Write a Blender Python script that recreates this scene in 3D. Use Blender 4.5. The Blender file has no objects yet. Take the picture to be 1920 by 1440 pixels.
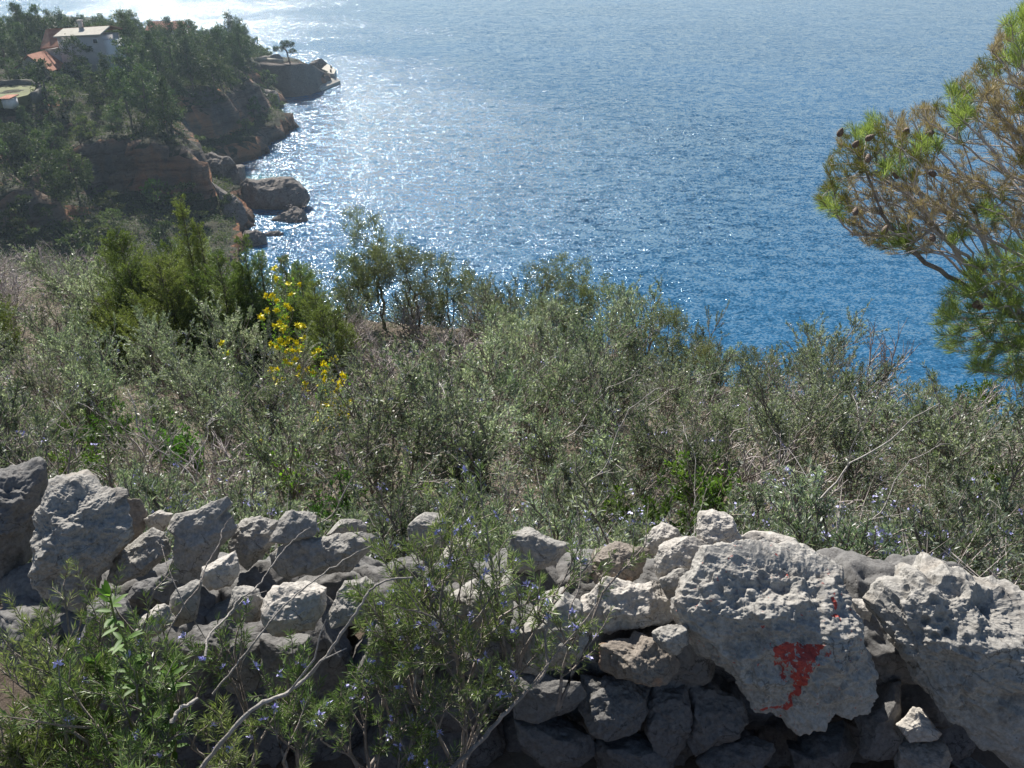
import bpy, math, random
import numpy as np
from mathutils import noise as mnoise, Vector
R = math.radians
# ------------------------------------------------------------------ camera, sky, sun, exposure
scene = bpy.context.scene
H = 45.0; PITCH = R(29.8); FPX = 1553.0
cam_d = bpy.data.cameras.new('camera'); cam = bpy.data.objects.new('camera', cam_d)
scene.collection.objects.link(cam); scene.camera = cam
cam.location = (0, 0, H); cam.rotation_euler = (R(90) - PITCH, 0, 0)
cam_d.sensor_width = 36; cam_d.lens = 36 * FPX / 1920
cam_d.clip_start = 0.05; cam_d.clip_end = 60000
SUN_EL = R(41); SUN_AZ = R(-24)            # azimuth from +Y, negative is towards -X
world = bpy.data.worlds.new('World'); scene.world = world; world.use_nodes = True
wn = world.node_tree.nodes; wl = world.node_tree.links
bg = wn['Background']; bg.inputs['Strength'].default_value = 0.06
sky = wn.new('ShaderNodeTexSky'); sky.sky_type = 'NISHITA'; sky.sun_disc = False
sky.sun_elevation = SUN_EL; sky.sun_rotation = SUN_AZ; sky.air_density = 1.0; sky.dust_density = 0.15; sky.ozone_density = 1.2; sky.altitude = 1200
wl.new(sky.outputs[0], bg.inputs[0])
sd = bpy.data.lights.new('sun', 'SUN'); sun = bpy.data.objects.new('sun', sd); scene.collection.objects.link(sun)
sd.energy = 5.0; sd.angle = R(0.53); sd.color = (1.0, 0.95, 0.87)
S = Vector((math.sin(SUN_AZ) * math.cos(SUN_EL), math.cos(SUN_AZ) * math.cos(SUN_EL), math.sin(SUN_EL)))
sun.rotation_euler = S.to_track_quat('Z', 'Y').to_euler(); sun.location = (-20, 30, 80)
scene.view_settings.view_transform = 'Standard'; scene.view_settings.look = 'None'
scene.view_settings.gamma = 1; scene.view_settings.exposure = 0.80

# ------------------------------------------------------------------ helpers
col = scene.collection
def ray(px, py):
    x = px - 960; y = 720 - py
    return np.array([x, FPX * math.cos(PITCH) + y * math.sin(PITCH), y * math.cos(PITCH) - FPX * math.sin(PITCH)])
CAM = np.array([0, 0, H])
def at_z(px, py, z): r = ray(px, py); return CAM + r * ((z - H) / r[2])
def at_y(px, py, y): r = ray(px, py); return CAM + r * (y / r[1])
def at_d(px, py, d): return CAM + ray(px, py) * (d / FPX)      # d = depth along the optical axis

def tag(o, label=None, cat=None, group=None, kind=None):
    if label: o['label'] = label
    if cat: o['category'] = cat
    if group: o['group'] = group
    if kind: o['kind'] = kind
    return o
def link(o, parent=None):
    col.objects.link(o)
    if parent: o.parent = parent
    return o
def empty(name, loc=(0, 0, 0), rz=0.0, s=1.0):
    o = bpy.data.objects.new(name, None); col.objects.link(o)
    o.location = [float(v) for v in loc]; o.rotation_euler = (0, 0, rz); o.scale = (s, s, s); o.empty_display_size = 0.1
    return o
def mesh(name, V, F, mat, parent=None, smooth=False, tint=None, attrs=None):
    """V (n,3); F int array (m,4)/(m,3) or a list of such arrays"""
    me = bpy.data.meshes.new(name)
    V = np.asarray(V, dtype=np.float32)
    Fs = [np.asarray(f, dtype=np.int32) for f in (F if isinstance(F, list) and isinstance(F[0], np.ndarray) and F[0].ndim == 2 else [F])]
    Fs = [f for f in Fs if len(f)]
    loops = np.concatenate([f.ravel() for f in Fs]); tot = np.concatenate([np.full(len(f), f.shape[1], np.int32) for f in Fs])
    st = np.concatenate([[0], np.cumsum(tot)[:-1]]).astype(np.int32)
    me.vertices.add(len(V)); me.vertices.foreach_set('co', V.ravel())
    me.loops.add(len(loops)); me.loops.foreach_set('vertex_index', loops)
    me.polygons.add(len(tot)); me.polygons.foreach_set('loop_start', st); me.polygons.foreach_set('loop_total', tot)
    if smooth: me.polygons.foreach_set('use_smooth', np.ones(len(tot), bool))
    me.update(calc_edges=True)
    if tint is not None:
        a = me.attributes.new('tint', 'FLOAT', 'POINT'); a.data.foreach_set('value', np.asarray(tint, np.float32))
    for k, v in (attrs or {}).items():
        a = me.attributes.new(k, 'FLOAT', 'POINT'); a.data.foreach_set('value', np.asarray(v, np.float32))
    me.materials.append(mat)
    return link(bpy.data.objects.new(name, me), parent)
def copy_tree(o, parent=None):
    c = o.copy(); col.objects.link(c); c.parent = parent
    for ch in KIDS.get(o.name, []): copy_tree(ch, c)
    return c
KIDS = {}
def reg(root):
    def rec(o):
        KIDS[o.name] = [c for c in o.children]
        for c in KIDS[o.name]: rec(c)
    rec(root); return root
def nz(a): return a / np.maximum(np.linalg.norm(a, axis=-1, keepdims=True), 1e-9)

# numpy value noise
_rs = np.random.RandomState(7); _T = _rs.rand(64, 64, 64).astype(np.float32)
def vnoise(P):
    P = np.asarray(P, dtype=np.float64); i = np.floor(P).astype(np.int64); f = P - i; f = f * f * (3 - 2 * f); i &= 63; j = (i + 1) & 63
    x0, y0, z0 = i[..., 0], i[..., 1], i[..., 2]; x1, y1, z1 = j[..., 0], j[..., 1], j[..., 2]; fx, fy, fz = f[..., 0], f[..., 1], f[..., 2]
    a = _T[x0, y0, z0] * (1 - fx) + _T[x1, y0, z0] * fx; b = _T[x0, y1, z0] * (1 - fx) + _T[x1, y1, z0] * fx
    c = _T[x0, y0, z1] * (1 - fx) + _T[x1, y0, z1] * fx; d = _T[x0, y1, z1] * (1 - fx) + _T[x1, y1, z1] * fx
    return ((a * (1 - fy) + b * fy) * (1 - fz) + (c * (1 - fy) + d * fy) * fz) * 2 - 1
def fbm(P, oct=4, lac=2.1, g=0.5, ridged=False):
    P = np.asarray(P, float); s = 0; a = 1.0; n = 0
    for k in range(oct):
        v = vnoise(P * lac ** k + 17.3 * k)
        if ridged: v = 1 - 2 * np.abs(v)
        s = s + a * v; n += a; a *= g
    return s / n
def worley(P, seed=0):
    P = np.asarray(P, float); c = np.floor(P).astype(np.int64); best = np.full(P.shape[:-1], 9.0)
    for dx in (-1, 0, 1):
        for dy in (-1, 0, 1):
            for dz in (-1, 0, 1):
                q = c + np.array([dx, dy, dz]); h = q & 63
                o = np.stack([_T[h[..., 0], h[..., 1], h[..., 2]], _T[h[..., 1], h[..., 2], (h[..., 0] + 9 + seed) & 63], _T[h[..., 2], (h[..., 0] + seed) & 63, h[..., 1]]], -1)
                best = np.minimum(best, np.linalg.norm(q + o - P, axis=-1))
    return best

# ------------------------------------------------------------------ materials
def new_mat(name):
    m = bpy.data.materials.new(name); m.use_nodes = True
    nt = m.node_tree; b = nt.nodes['Principled BSDF']
    return m, nt, nt.nodes, nt.links, b
def ramp(nd, stops):
    r = nd.new('ShaderNodeValToRGB'); e = r.color_ramp.elements
    while len(e) < len(stops): e.new(0.5)
    for k, (p, c) in enumerate(stops): e[k].position = p; e[k].color = (*c, 1)
    return r
def tex_noise(nd, lk, vec, scale, detail=5, rough=0.6):
    t = nd.new('ShaderNodeTexNoise'); t.inputs['Scale'].default_value = scale; t.inputs['Detail'].default_value = detail
    t.inputs['Roughness'].default_value = rough
    if vec is not None: lk.new(vec, t.inputs['Vector'])
    return t
def plain(name, c, rough=0.7, var=0.25, scale=6, bump=0.0, bscale=40):
    m, nt, nd, lk, b = new_mat(name)
    co = nd.new('ShaderNodeTexCoord'); t = tex_noise(nd, lk, co.outputs['Object'], scale)
    r = ramp(nd, [(0.3, [v * (1 - var) for v in c]), (0.7, [min(1, v * (1 + var)) for v in c])])
    lk.new(t.outputs[0], r.inputs[0]); lk.new(r.outputs[0], b.inputs['Base Color']); b.inputs['Roughness'].default_value = rough
    if bump:
        t2 = tex_noise(nd, lk, co.outputs['Object'], bscale); bp = nd.new('ShaderNodeBump'); bp.inputs['Strength'].default_value = bump
        bp.inputs['Distance'].default_value = 0.02
        lk.new(t2.outputs[0], bp.inputs['Height']); lk.new(bp.outputs[0], b.inputs['Normal'])
    return m
def leaf_mat(name, c0, c1, c2, transl=0.35, rough=0.45, spec=0.35, objvar=0.35):
    m, nt, nd, lk, b = new_mat(name)
    at = nd.new('ShaderNodeAttribute'); at.attribute_name = 'tint'
    r = ramp(nd, [(0.0, c0), (0.55, c1), (1.0, c2)]); lk.new(at.outputs['Fac'], r.inputs[0])
    oi = nd.new('ShaderNodeObjectInfo'); mr = nd.new('ShaderNodeMapRange'); mr.inputs[3].default_value = 1 - objvar; mr.inputs[4].default_value = 1 + objvar
    lk.new(oi.outputs['Random'], mr.inputs[0])
    hs = nd.new('ShaderNodeHueSaturation'); lk.new(r.outputs[0], hs.inputs['Color']); lk.new(mr.outputs[0], hs.inputs['Value'])
    m2 = nd.new('ShaderNodeMapRange'); m2.inputs[3].default_value = 0.48; m2.inputs[4].default_value = 0.52
    mu = nd.new('ShaderNodeMath'); mu.operation = 'FRACT'; mm = nd.new('ShaderNodeMath'); mm.operation = 'MULTIPLY'; mm.inputs[1].default_value = 7.13
    lk.new(oi.outputs['Random'], mm.inputs[0]); lk.new(mm.outputs[0], mu.inputs[0]); lk.new(mu.outputs[0], m2.inputs[0]); lk.new(m2.outputs[0], hs.inputs['Hue'])
    lk.new(hs.outputs[0], b.inputs['Base Color']); b.inputs['Roughness'].default_value = rough; b.inputs['Specular IOR Level'].default_value = spec
    tr = nd.new('ShaderNodeBsdfTranslucent'); g = nd.new('ShaderNodeMix'); g.data_type = 'RGBA'; g.blend_type = 'MULTIPLY'; g.inputs['Factor'].default_value = 1
    lk.new(hs.outputs[0], g.inputs[6]); g.inputs[7].default_value = (1.33, 1.45, 0.80, 1); lk.new(g.outputs[2], tr.inputs[0])
    mx = nd.new('ShaderNodeMixShader'); mx.inputs[0].default_value = transl
    lk.new(b.outputs[0], mx.inputs[1]); lk.new(tr.outputs[0], mx.inputs[2]); lk.new(mx.outputs[0], nd['Material Output'].inputs[0])
    return m
M = {}
M['rosemary'] = leaf_mat('rosemary_leaf', (0.064, 0.095, 0.060), (0.165, 0.205, 0.15), (0.54, 0.57, 0.53), 0.35, 0.38, 0.5, 0.45)
M['rosemary_near'] = leaf_mat('rosemary_leaf_close', (0.055, 0.09, 0.025), (0.12, 0.175, 0.055), (0.32, 0.36, 0.20), 0.3, 0.35, 0.5, 0.2)
M['green'] = leaf_mat('green_leaf', (0.04, 0.09, 0.02), (0.08, 0.16, 0.03), (0.17, 0.26, 0.07), 0.35, 0.4, 0.4)
M['broom'] = leaf_mat('bright_leaf', (0.08, 0.20, 0.02), (0.13, 0.30, 0.03), (0.22, 0.40, 0.06), 0.45, 0.4, 0.4, 0.1)
M['juniper'] = leaf_mat('juniper_leaf', (0.065, 0.095, 0.03), (0.145, 0.19, 0.06), (0.28, 0.33, 0.13), 0.3, 0.5, 0.3, 0.15)
M['olive'] = leaf_mat('olive_leaf', (0.07, 0.09, 0.04), (0.15, 0.17, 0.085), (0.32, 0.33, 0.21), 0.3, 0.4, 0.5, 0.2)
M['russet'] = leaf_mat('russet_leaf', (0.06, 0.06, 0.02), (0.12, 0.12, 0.04), (0.28, 0.12, 0.07), 0.3, 0.45, 0.4, 0.15)
M['pine_green'] = leaf_mat('pine_needle', (0.09, 0.115, 0.035), (0.19, 0.23, 0.075), (0.34, 0.37, 0.16), 0.5, 0.4, 0.4, 0.1)
M['pine_dry'] = leaf_mat('dry_pine_needle', (0.20, 0.17, 0.09), (0.34, 0.25, 0.18), (0.48, 0.37, 0.31), 0.25, 0.5, 0.3, 0.1)
M['far_pine'] = leaf_mat('far_pine_leaf', (0.032, 0.055, 0.022), (0.065, 0.10, 0.038), (0.13, 0.165, 0.07), 0.2, 0.6, 0.2, 0.4)
M['far_bush'] = leaf_mat('far_bush_leaf', (0.06, 0.09, 0.03), (0.11, 0.14, 0.05), (0.19, 0.22, 0.09), 0.25, 0.6, 0.2, 0.4)
M['lime_bush'] = leaf_mat('lime_bush_leaf', (0.10, 0.16, 0.02), (0.18, 0.27, 0.04), (0.27, 0.36, 0.07), 0.3, 0.6, 0.2, 0.1)
M['bark'] = plain('grey_bark', (0.26, 0.225, 0.20), 0.85, 0.45, 30, 0.5, 120)
M['dark_bark'] = plain('dark_bark', (0.10, 0.085, 0.07), 0.85, 0.4, 30)
M['dead_wood'] = plain('bleached_wood', (0.42, 0.39, 0.36), 0.7, 0.35, 25, 0.4, 150)
M['dead_twig'] = plain('dry_twig', (0.38, 0.335, 0.32), 0.8, 0.35, 8)
M['pine_bark'] = plain('pine_twig_bark', (0.46, 0.41, 0.39), 0.8, 0.4, 14)
M['cone'] = plain('cone_scale', (0.16, 0.11, 0.08), 0.7, 0.4, 60)
M['violet'] = plain('violet_petal', (0.50, 0.48, 0.82), 0.5, 0.2, 90)
M['yellow'] = plain('yellow_petal', (0.92, 0.80, 0.03), 0.5, 0.12, 90)

def stone_mat(name, base=(0.36, 0.35, 0.335), dark=(0.16, 0.155, 0.15), pale=(0.56, 0.55, 0.52), stain=(0.40, 0.30, 0.20), scale=9.0, stain_amt=0.25, bump=0.8, bdist=0.006, paint=False):
    m, nt, nd, lk, b = new_mat(name)
    co = nd.new('ShaderNodeTexCoord'); v = co.outputs['Object']
    n1 = tex_noise(nd, lk, v, scale, 8, 0.65); r = ramp(nd, [(0.30, dark), (0.44, base), (0.60, base), (0.78, pale)]); lk.new(n1.outputs[0], r.inputs[0])
    n2 = tex_noise(nd, lk, v, scale * 0.7, 6, 0.6); n2.inputs['Distortion'].default_value = 0.8
    r2 = ramp(nd, [(0.56, (0, 0, 0)), (0.72, (stain_amt,) * 3)]); lk.new(n2.outputs[0], r2.inputs[0])
    mx = nd.new('ShaderNodeMix'); mx.data_type = 'RGBA'; lk.new(r2.outputs[0], mx.inputs['Factor']); lk.new(r.outputs[0], mx.inputs[6]); mx.inputs[7].default_value = (*stain, 1)
    n3 = tex_noise(nd, lk, v, scale * 9, 4, 0.7); r3 = ramp(nd, [(0.35, (0.72, 0.72, 0.72)), (0.62, (1.12, 1.12, 1.12))]); lk.new(n3.outputs[0], r3.inputs[0])
    mu = nd.new('ShaderNodeMix'); mu.data_type = 'RGBA'; mu.blend_type = 'MULTIPLY'; mu.inputs['Factor'].default_value = 1
    lk.new(mx.outputs[2], mu.inputs[6]); lk.new(r3.outputs[0], mu.inputs[7])
    wv = nd.new('ShaderNodeVectorMath'); wv.operation = 'MULTIPLY_ADD'; lk.new(n2.outputs['Color'], wv.inputs[0]); wv.inputs[1].default_value = (1.6 / scale,) * 3; lk.new(v, wv.inputs[2])
    vc = nd.new('ShaderNodeTexVoronoi'); vc.feature = 'DISTANCE_TO_EDGE'; vc.inputs['Scale'].default_value = scale * .9; lk.new(wv.outputs[0], vc.inputs['Vector'])
    rc = ramp(nd, [(0.0, (0.38, 0.36, 0.34)), (0.022, (1, 1, 1))]); lk.new(vc.outputs['Distance'], rc.inputs[0])
    nm = tex_noise(nd, lk, v, scale * .5, 3); rm = ramp(nd, [(0.46, (0, 0, 0)), (0.58, (1, 1, 1))]); lk.new(nm.outputs[0], rm.inputs[0])
    mc = nd.new('ShaderNodeMix'); mc.data_type = 'RGBA'; mc.blend_type = 'MULTIPLY'; lk.new(rm.outputs[0], mc.inputs['Factor']); lk.new(mu.outputs[2], mc.inputs[6]); lk.new(rc.outputs[0], mc.inputs[7])
    nl = tex_noise(nd, lk, v, scale * 4.5, 6, 0.75); rl = ramp(nd, [(0.60, (0, 0, 0)), (0.66, (.75, .75, .75))]); lk.new(nl.outputs[0], rl.inputs[0])
    ml = nd.new('ShaderNodeMix'); ml.data_type = 'RGBA'; lk.new(rl.outputs[0], ml.inputs['Factor']); lk.new(mc.outputs[2], ml.inputs[6]); ml.inputs[7].default_value = (*[c * .55 for c in dark], 1)
    outc = ml.outputs[2]
    if paint:
        at = nd.new('ShaderNodeAttribute'); at.attribute_name = 'paint'
        n4 = tex_noise(nd, lk, v, 60, 4, 0.7); ad = nd.new('ShaderNodeMath'); ad.operation = 'ADD'; lk.new(at.outputs['Fac'], ad.inputs[0])
        sc = nd.new('ShaderNodeMath'); sc.operation = 'MULTIPLY_ADD'; sc.inputs[1].default_value = 3.0; sc.inputs[2].default_value = -1.5
        lk.new(n4.outputs[0], sc.inputs[0]); lk.new(sc.outputs[0], ad.inputs[1])
        r4 = ramp(nd, [(0.45, (0, 0, 0)), (0.55, (0.93, 0.93, 0.93))]); lk.new(ad.outputs[0], r4.inputs[0])
        mp = nd.new('ShaderNodeMix'); mp.data_type = 'RGBA'; lk.new(r4.outputs[0], mp.inputs['Factor']); lk.new(outc, mp.inputs[6]); mp.inputs[7].default_value = (0.40, 0.055, 0.04, 1)
        outc = mp.outputs[2]
    lk.new(outc, b.inputs['Base Color']); b.inputs['Roughness'].default_value = 0.85; b.inputs['Specular IOR Level'].default_value = 0.25
    vo = nd.new('ShaderNodeTexVoronoi'); vo.inputs['Scale'].default_value = scale * 7; lk.new(v, vo.inputs['Vector'])
    rv = ramp(nd, [(0.0, (0, 0, 0)), (0.28, (1, 1, 1))]); lk.new(vo.outputs['Distance'], rv.inputs[0])
    nb = tex_noise(nd, lk, v, scale * 5, 10, 0.7)
    am = nd.new('ShaderNodeMath'); am.operation = 'MULTIPLY_ADD'; am.inputs[1].default_value = 0.35; lk.new(rv.outputs[0], am.inputs[0]); lk.new(nb.outputs[0], am.inputs[2])
    bp = nd.new('ShaderNodeBump'); bp.inputs['Strength'].default_value = bump; bp.inputs['Distance'].default_value = bdist
    lk.new(am.outputs[0], bp.inputs['Height']); lk.new(bp.outputs[0], b.inputs['Normal'])
    return m
M['lime'] = stone_mat('grey_limestone', (0.33, 0.315, 0.29), (0.14, 0.13, 0.12), (0.56, 0.54, 0.49))
M['lime_pale'] = stone_mat('pale_limestone', (0.46, 0.43, 0.39), (0.22, 0.20, 0.18), (0.68, 0.65, 0.59), (0.36, 0.26, 0.18))
M['lime_brown'] = stone_mat('brown_limestone', (0.24, 0.21, 0.18), (0.11, 0.09, 0.075), (0.38, 0.35, 0.31), (0.45, 0.22, 0.10), stain_amt=0.7)
M['lime_dark'] = stone_mat('dark_shaded_limestone', (0.17, 0.165, 0.16), (0.065, 0.065, 0.06), (0.34, 0.33, 0.31), (0.18, 0.15, 0.11))  # shade of the low courses put into the colour; also the dark far-left boulder
M['lime_paint'] = stone_mat('painted_limestone', (0.35, 0.335, 0.31), (0.15, 0.14, 0.13), (0.58, 0.56, 0.51), paint=True)
M['sea_rock'] = stone_mat('sea_boulder_rock', (0.21, 0.185, 0.165), (0.09, 0.08, 0.075), (0.33, 0.30, 0.27), (0.32, 0.19, 0.12), scale=0.35, stain_amt=0.45, bump=0.8, bdist=0.25)

def cliff_mat():
    m, nt, nd, lk, b = new_mat('headland_rock_and_soil')
    ge = nd.new('ShaderNodeNewGeometry'); pos = ge.outputs['Position']
    n = tex_noise(nd, lk, pos, 0.09, 6, 0.6)
    r = ramp(nd, [(0.38, (0.10, 0.095, 0.09)), (0.50, (0.20, 0.145, 0.11)), (0.62, (0.40, 0.19, 0.10))]); lk.new(n.outputs[0], r.inputs[0])
    # strata: noise strongly stretched along the bedding
    mp = nd.new('ShaderNodeMapping'); mp.inputs['Scale'].default_value = (0.05, 0.05, 1.1); mp.inputs['Rotation'].default_value = (R(4), R(-7), 0); lk.new(pos, mp.inputs['Vector'])
    s = tex_noise(nd, lk, mp.outputs[0], 1.0, 6, 0.7); rs = ramp(nd, [(0.36, (0.5, 0.47, 0.45)), (0.5, (1, 1, 1)), (0.66, (1.25, 1.2, 1.15))]); lk.new(s.outputs[0], rs.inputs[0])
    mu = nd.new('ShaderNodeMix'); mu.data_type = 'RGBA'; mu.blend_type = 'MULTIPLY'; mu.inputs['Factor'].default_value = 1
    lk.new(r.outputs[0], mu.inputs[6]); lk.new(rs.outputs[0], mu.inputs[7])
    # flat ground: soil and low scrub
    sx = nd.new('ShaderNodeSeparateXYZ'); lk.new(ge.outputs['True Normal'], sx.inputs[0])
    n5 = tex_noise(nd, lk, pos, 0.5, 5); ma = nd.new('ShaderNodeMath'); ma.operation = 'MULTIPLY_ADD'; ma.inputs[1].default_value = 0.5; lk.new(n5.outputs[0], ma.inputs[0]); lk.new(sx.outputs[2], ma.inputs[2])
    rz = ramp(nd, [(0.93, (0, 0, 0)), (1.0, (1, 1, 1))]); lk.new(ma.outputs[0], rz.inputs[0])
    soil = ramp(nd, [(0.35, (0.03, 0.04, 0.02)), (0.6, (0.06, 0.055, 0.035))]); lk.new(n5.outputs[0], soil.inputs[0])
    mx = nd.new('ShaderNodeMix'); mx.data_type = 'RGBA'; lk.new(rz.outputs[0], mx.inputs['Factor']); lk.new(mu.outputs[2], mx.inputs[6]); lk.new(soil.outputs[0], mx.inputs[7])
    sp = nd.new('ShaderNodeSeparateXYZ'); lk.new(pos, sp.inputs[0])
    rwet = nd.new('ShaderNodeMapRange'); rwet.inputs[1].default_value = 0.5; rwet.inputs[2].default_value = 1.3; rwet.inputs[3].default_value = 0.35; rwet.inputs[4].default_value = 1.0; lk.new(sp.outputs[2], rwet.inputs[0])   # wet, algae-dark rock at the waterline
    hw = nd.new('ShaderNodeHueSaturation'); lk.new(mx.outputs[2], hw.inputs['Color']); lk.new(rwet.outputs[0], hw.inputs['Value'])
    lk.new(hw.outputs[0], b.inputs['Base Color']); b.inputs['Roughness'].default_value = 0.9; b.inputs['Specular IOR Level'].default_value = 0.2
    bn = tex_noise(nd, lk, pos, 0.9, 8, 0.7); ad = nd.new('ShaderNodeMath'); ad.operation = 'ADD'; lk.new(bn.outputs[0], ad.inputs[0]); lk.new(s.outputs[0], ad.inputs[1])
    bp = nd.new('ShaderNodeBump'); bp.inputs['Strength'].default_value = 0.9; bp.inputs['Distance'].default_value = 0.8
    lk.new(ad.outputs[0], bp.inputs['Height']); lk.new(bp.outputs[0], b.inputs['Normal'])
    return m
M['cliff'] = cliff_mat()
def soil_mat():
    m, nt, nd, lk, b = new_mat('hillside_soil')
    ge = nd.new('ShaderNodeNewGeometry'); pos = ge.outputs['Position']
    n = tex_noise(nd, lk, pos, 1.6, 8, 0.7); r = ramp(nd, [(0.35, (0.07, 0.05, 0.035)), (0.5, (0.13, 0.10, 0.075)), (0.65, (0.22, 0.19, 0.155))]); lk.new(n.outputs[0], r.inputs[0])
    lk.new(r.outputs[0], b.inputs['Base Color']); b.inputs['Roughness'].default_value = 0.95
    n2 = tex_noise(nd, lk, pos, 14, 8, 0.7); bp = nd.new('ShaderNodeBump'); bp.inputs['Strength'].default_value = 0.9; bp.inputs['Distance'].default_value = 0.04
    lk.new(n2.outputs[0], bp.inputs['Height']); lk.new(bp.outputs[0], b.inputs['Normal'])
    return m
M['soil'] = soil_mat()

def sea_mat():
    m, nt, nd, lk, b = new_mat('sea_water')
    ge = nd.new('ShaderNodeNewGeometry'); pos = ge.outputs['Position']
    def wave(scale, stretch, rot, detail, rough=0.55):
        mp = nd.new('ShaderNodeMapping'); mp.inputs['Rotation'].default_value = (0, 0, R(rot)); mp.inputs['Scale'].default_value = (scale, scale * stretch, 1); lk.new(pos, mp.inputs['Vector'])
        return tex_noise(nd, lk, mp.outputs[0], 1.0, detail, rough)
    w1 = wave(0.12, 2.2, 14, 2); w2 = wave(0.55, 1.7, 8, 3); w3 = wave(3.0, 1.3, -25, 3)
    # wind patches: where the breeze ruffles the water more or less
    wp = wave(0.012, 1.7, 30, 4); rp = nd.new('ShaderNodeMapRange'); rp.inputs[1].default_value = 0.38; rp.inputs[2].default_value = 0.62; rp.inputs[3].default_value = 0.75; rp.inputs[4].default_value = 1.35
    lk.new(wp.outputs[0], rp.inputs[0])
    vw = nd.new('ShaderNodeVectorMath'); vw.operation = 'DISTANCE'; lk.new(pos, vw.inputs[0]); vw.inputs[1].default_value = (-40, 170, 0)   # a gusty patch off the boulders
    rw = nd.new('ShaderNodeMapRange'); rw.interpolation_type = 'SMOOTHSTEP'; rw.inputs[1].default_value = 35; rw.inputs[2].default_value = 150; rw.inputs[3].default_value = 1.4; rw.inputs[4].default_value = 0.62; lk.new(vw.outputs['Value'], rw.inputs[0])
    mw = nd.new('ShaderNodeMath'); mw.operation = 'MULTIPLY'; lk.new(rp.outputs[0], mw.inputs[0]); lk.new(rw.outputs[0], mw.inputs[1])
    # wave slopes straight from noise (x and y tilt), summed over three wave lengths
    tot = None
    for w, d in ((w1, SEA[0]), (w2, SEA[1]), (w3, SEA[2])):
        sb = nd.new('ShaderNodeVectorMath'); sb.operation = 'SUBTRACT'; lk.new(w.outputs['Color'], sb.inputs[0]); sb.inputs[1].default_value = (.5, .5, .5)
        sc = nd.new('ShaderNodeVectorMath'); sc.operation = 'MULTIPLY'; lk.new(sb.outputs[0], sc.inputs[0]); sc.inputs[1].default_value = (d * 0.75, d, 0)
        if tot is None: tot = sc.outputs[0]
        else:
            ad = nd.new('ShaderNodeVectorMath'); ad.operation = 'ADD'; lk.new(tot, ad.inputs[0]); lk.new(sc.outputs[0], ad.inputs[1]); tot = ad.outputs[0]
    ss = nd.new('ShaderNodeVectorMath'); ss.operation = 'SCALE'; lk.new(tot, ss.inputs[0]); lk.new(mw.outputs[0], ss.inputs['Scale'])
    a1 = nd.new('ShaderNodeVectorMath'); a1.operation = 'ADD'; lk.new(ss.outputs[0], a1.inputs[0]); a1.inputs[1].default_value = (0, 0, 1)
    nn = nd.new('ShaderNodeVectorMath'); nn.operation = 'NORMALIZE'; lk.new(a1.outputs[0], nn.inputs[0])
    lk.new(nn.outputs[0], b.inputs['Normal'])
    # shallow water along the rocks is greener
    vd = nd.new('ShaderNodeVectorMath'); vd.operation = 'DISTANCE'; lk.new(pos, vd.inputs[0]); vd.inputs[1].default_value = (-48.5, 152, 0)
    rd = nd.new('ShaderNodeMapRange'); rd.inputs[1].default_value = 3; rd.inputs[2].default_value = 12; rd.inputs[3].default_value = 1; rd.inputs[4].default_value = 0; lk.new(vd.outputs['Value'], rd.inputs[0])
    mx = nd.new('ShaderNodeMix'); mx.data_type = 'RGBA'; lk.new(rd.outputs[0], mx.inputs['Factor']); mx.inputs[6].default_value = (0.018, 0.100, 0.205, 1); mx.inputs[7].default_value = (0.01, 0.15, 0.16, 1)
    lk.new(mx.outputs[2], b.inputs['Base Color']); b.inputs['Roughness'].default_value = 0.13; b.inputs['IOR'].default_value = 1.333; b.inputs['Specular Tint'].default_value = (0.56, 0.80, 1.0, 1)
    return m
SEA = (0.42, 1.35, 2.7)
M['sea'] = sea_mat()

# ------------------------------------------------------------------ water and terrain
mesh('sea', [(-30000, -8000, 0), (30000, -8000, 0), (30000, 40000, 0), (-30000, 40000, 0)], [(0, 1, 2, 3)], M['sea'])['kind'] = 'structure'

COAST = np.array([(200, 46), (120, 48), (60, 55), (20, 60), (-10, 70), (-27, 86), (-36, 100), (-40, 112), (-42, 122), (-43.5, 132), (-47, 141), (-50, 148), (-54.5, 157), (-58.5, 167),
                  (-55.5, 171), (-53.5, 178), (-54.5, 187), (-52.2, 196), (-51.8, 202), (-56.5, 207), (-60.5, 214), (-62.0, 224), (-61.5, 231), (-66, 238.5), (-62, 243), (-57, 249), (-53.5, 255), (-54.5, 264), (-62, 272), (-78, 284), (-95, 300),
                  (-112, 330), (-145, 362), (-185, 398), (-260, 420), (-420, 430), (-420, -120), (200, -120)], float)
def coast_dist(X, Y):
    """signed distance, positive on land"""
    d = np.full(X.shape, 1e9); ins = np.zeros(X.shape, bool); n = len(COAST)
    for k in range(n):
        a = COAST[k]; b = COAST[(k + 1) % n]; e = b - a
        t = np.clip(((X - a[0]) * e[0] + (Y - a[1]) * e[1]) / (e @ e), 0, 1)
        d = np.minimum(d, np.hypot(X - a[0] - t * e[0], Y - a[1] - t * e[1]))
        c = ((a[1] > Y) != (b[1] > Y)) & (X < (b[0] - a[0]) * (Y - a[1]) / (b[1] - a[1] + 1e-12) + a[0]); ins ^= c
    return np.where(ins, d, -d)
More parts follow.
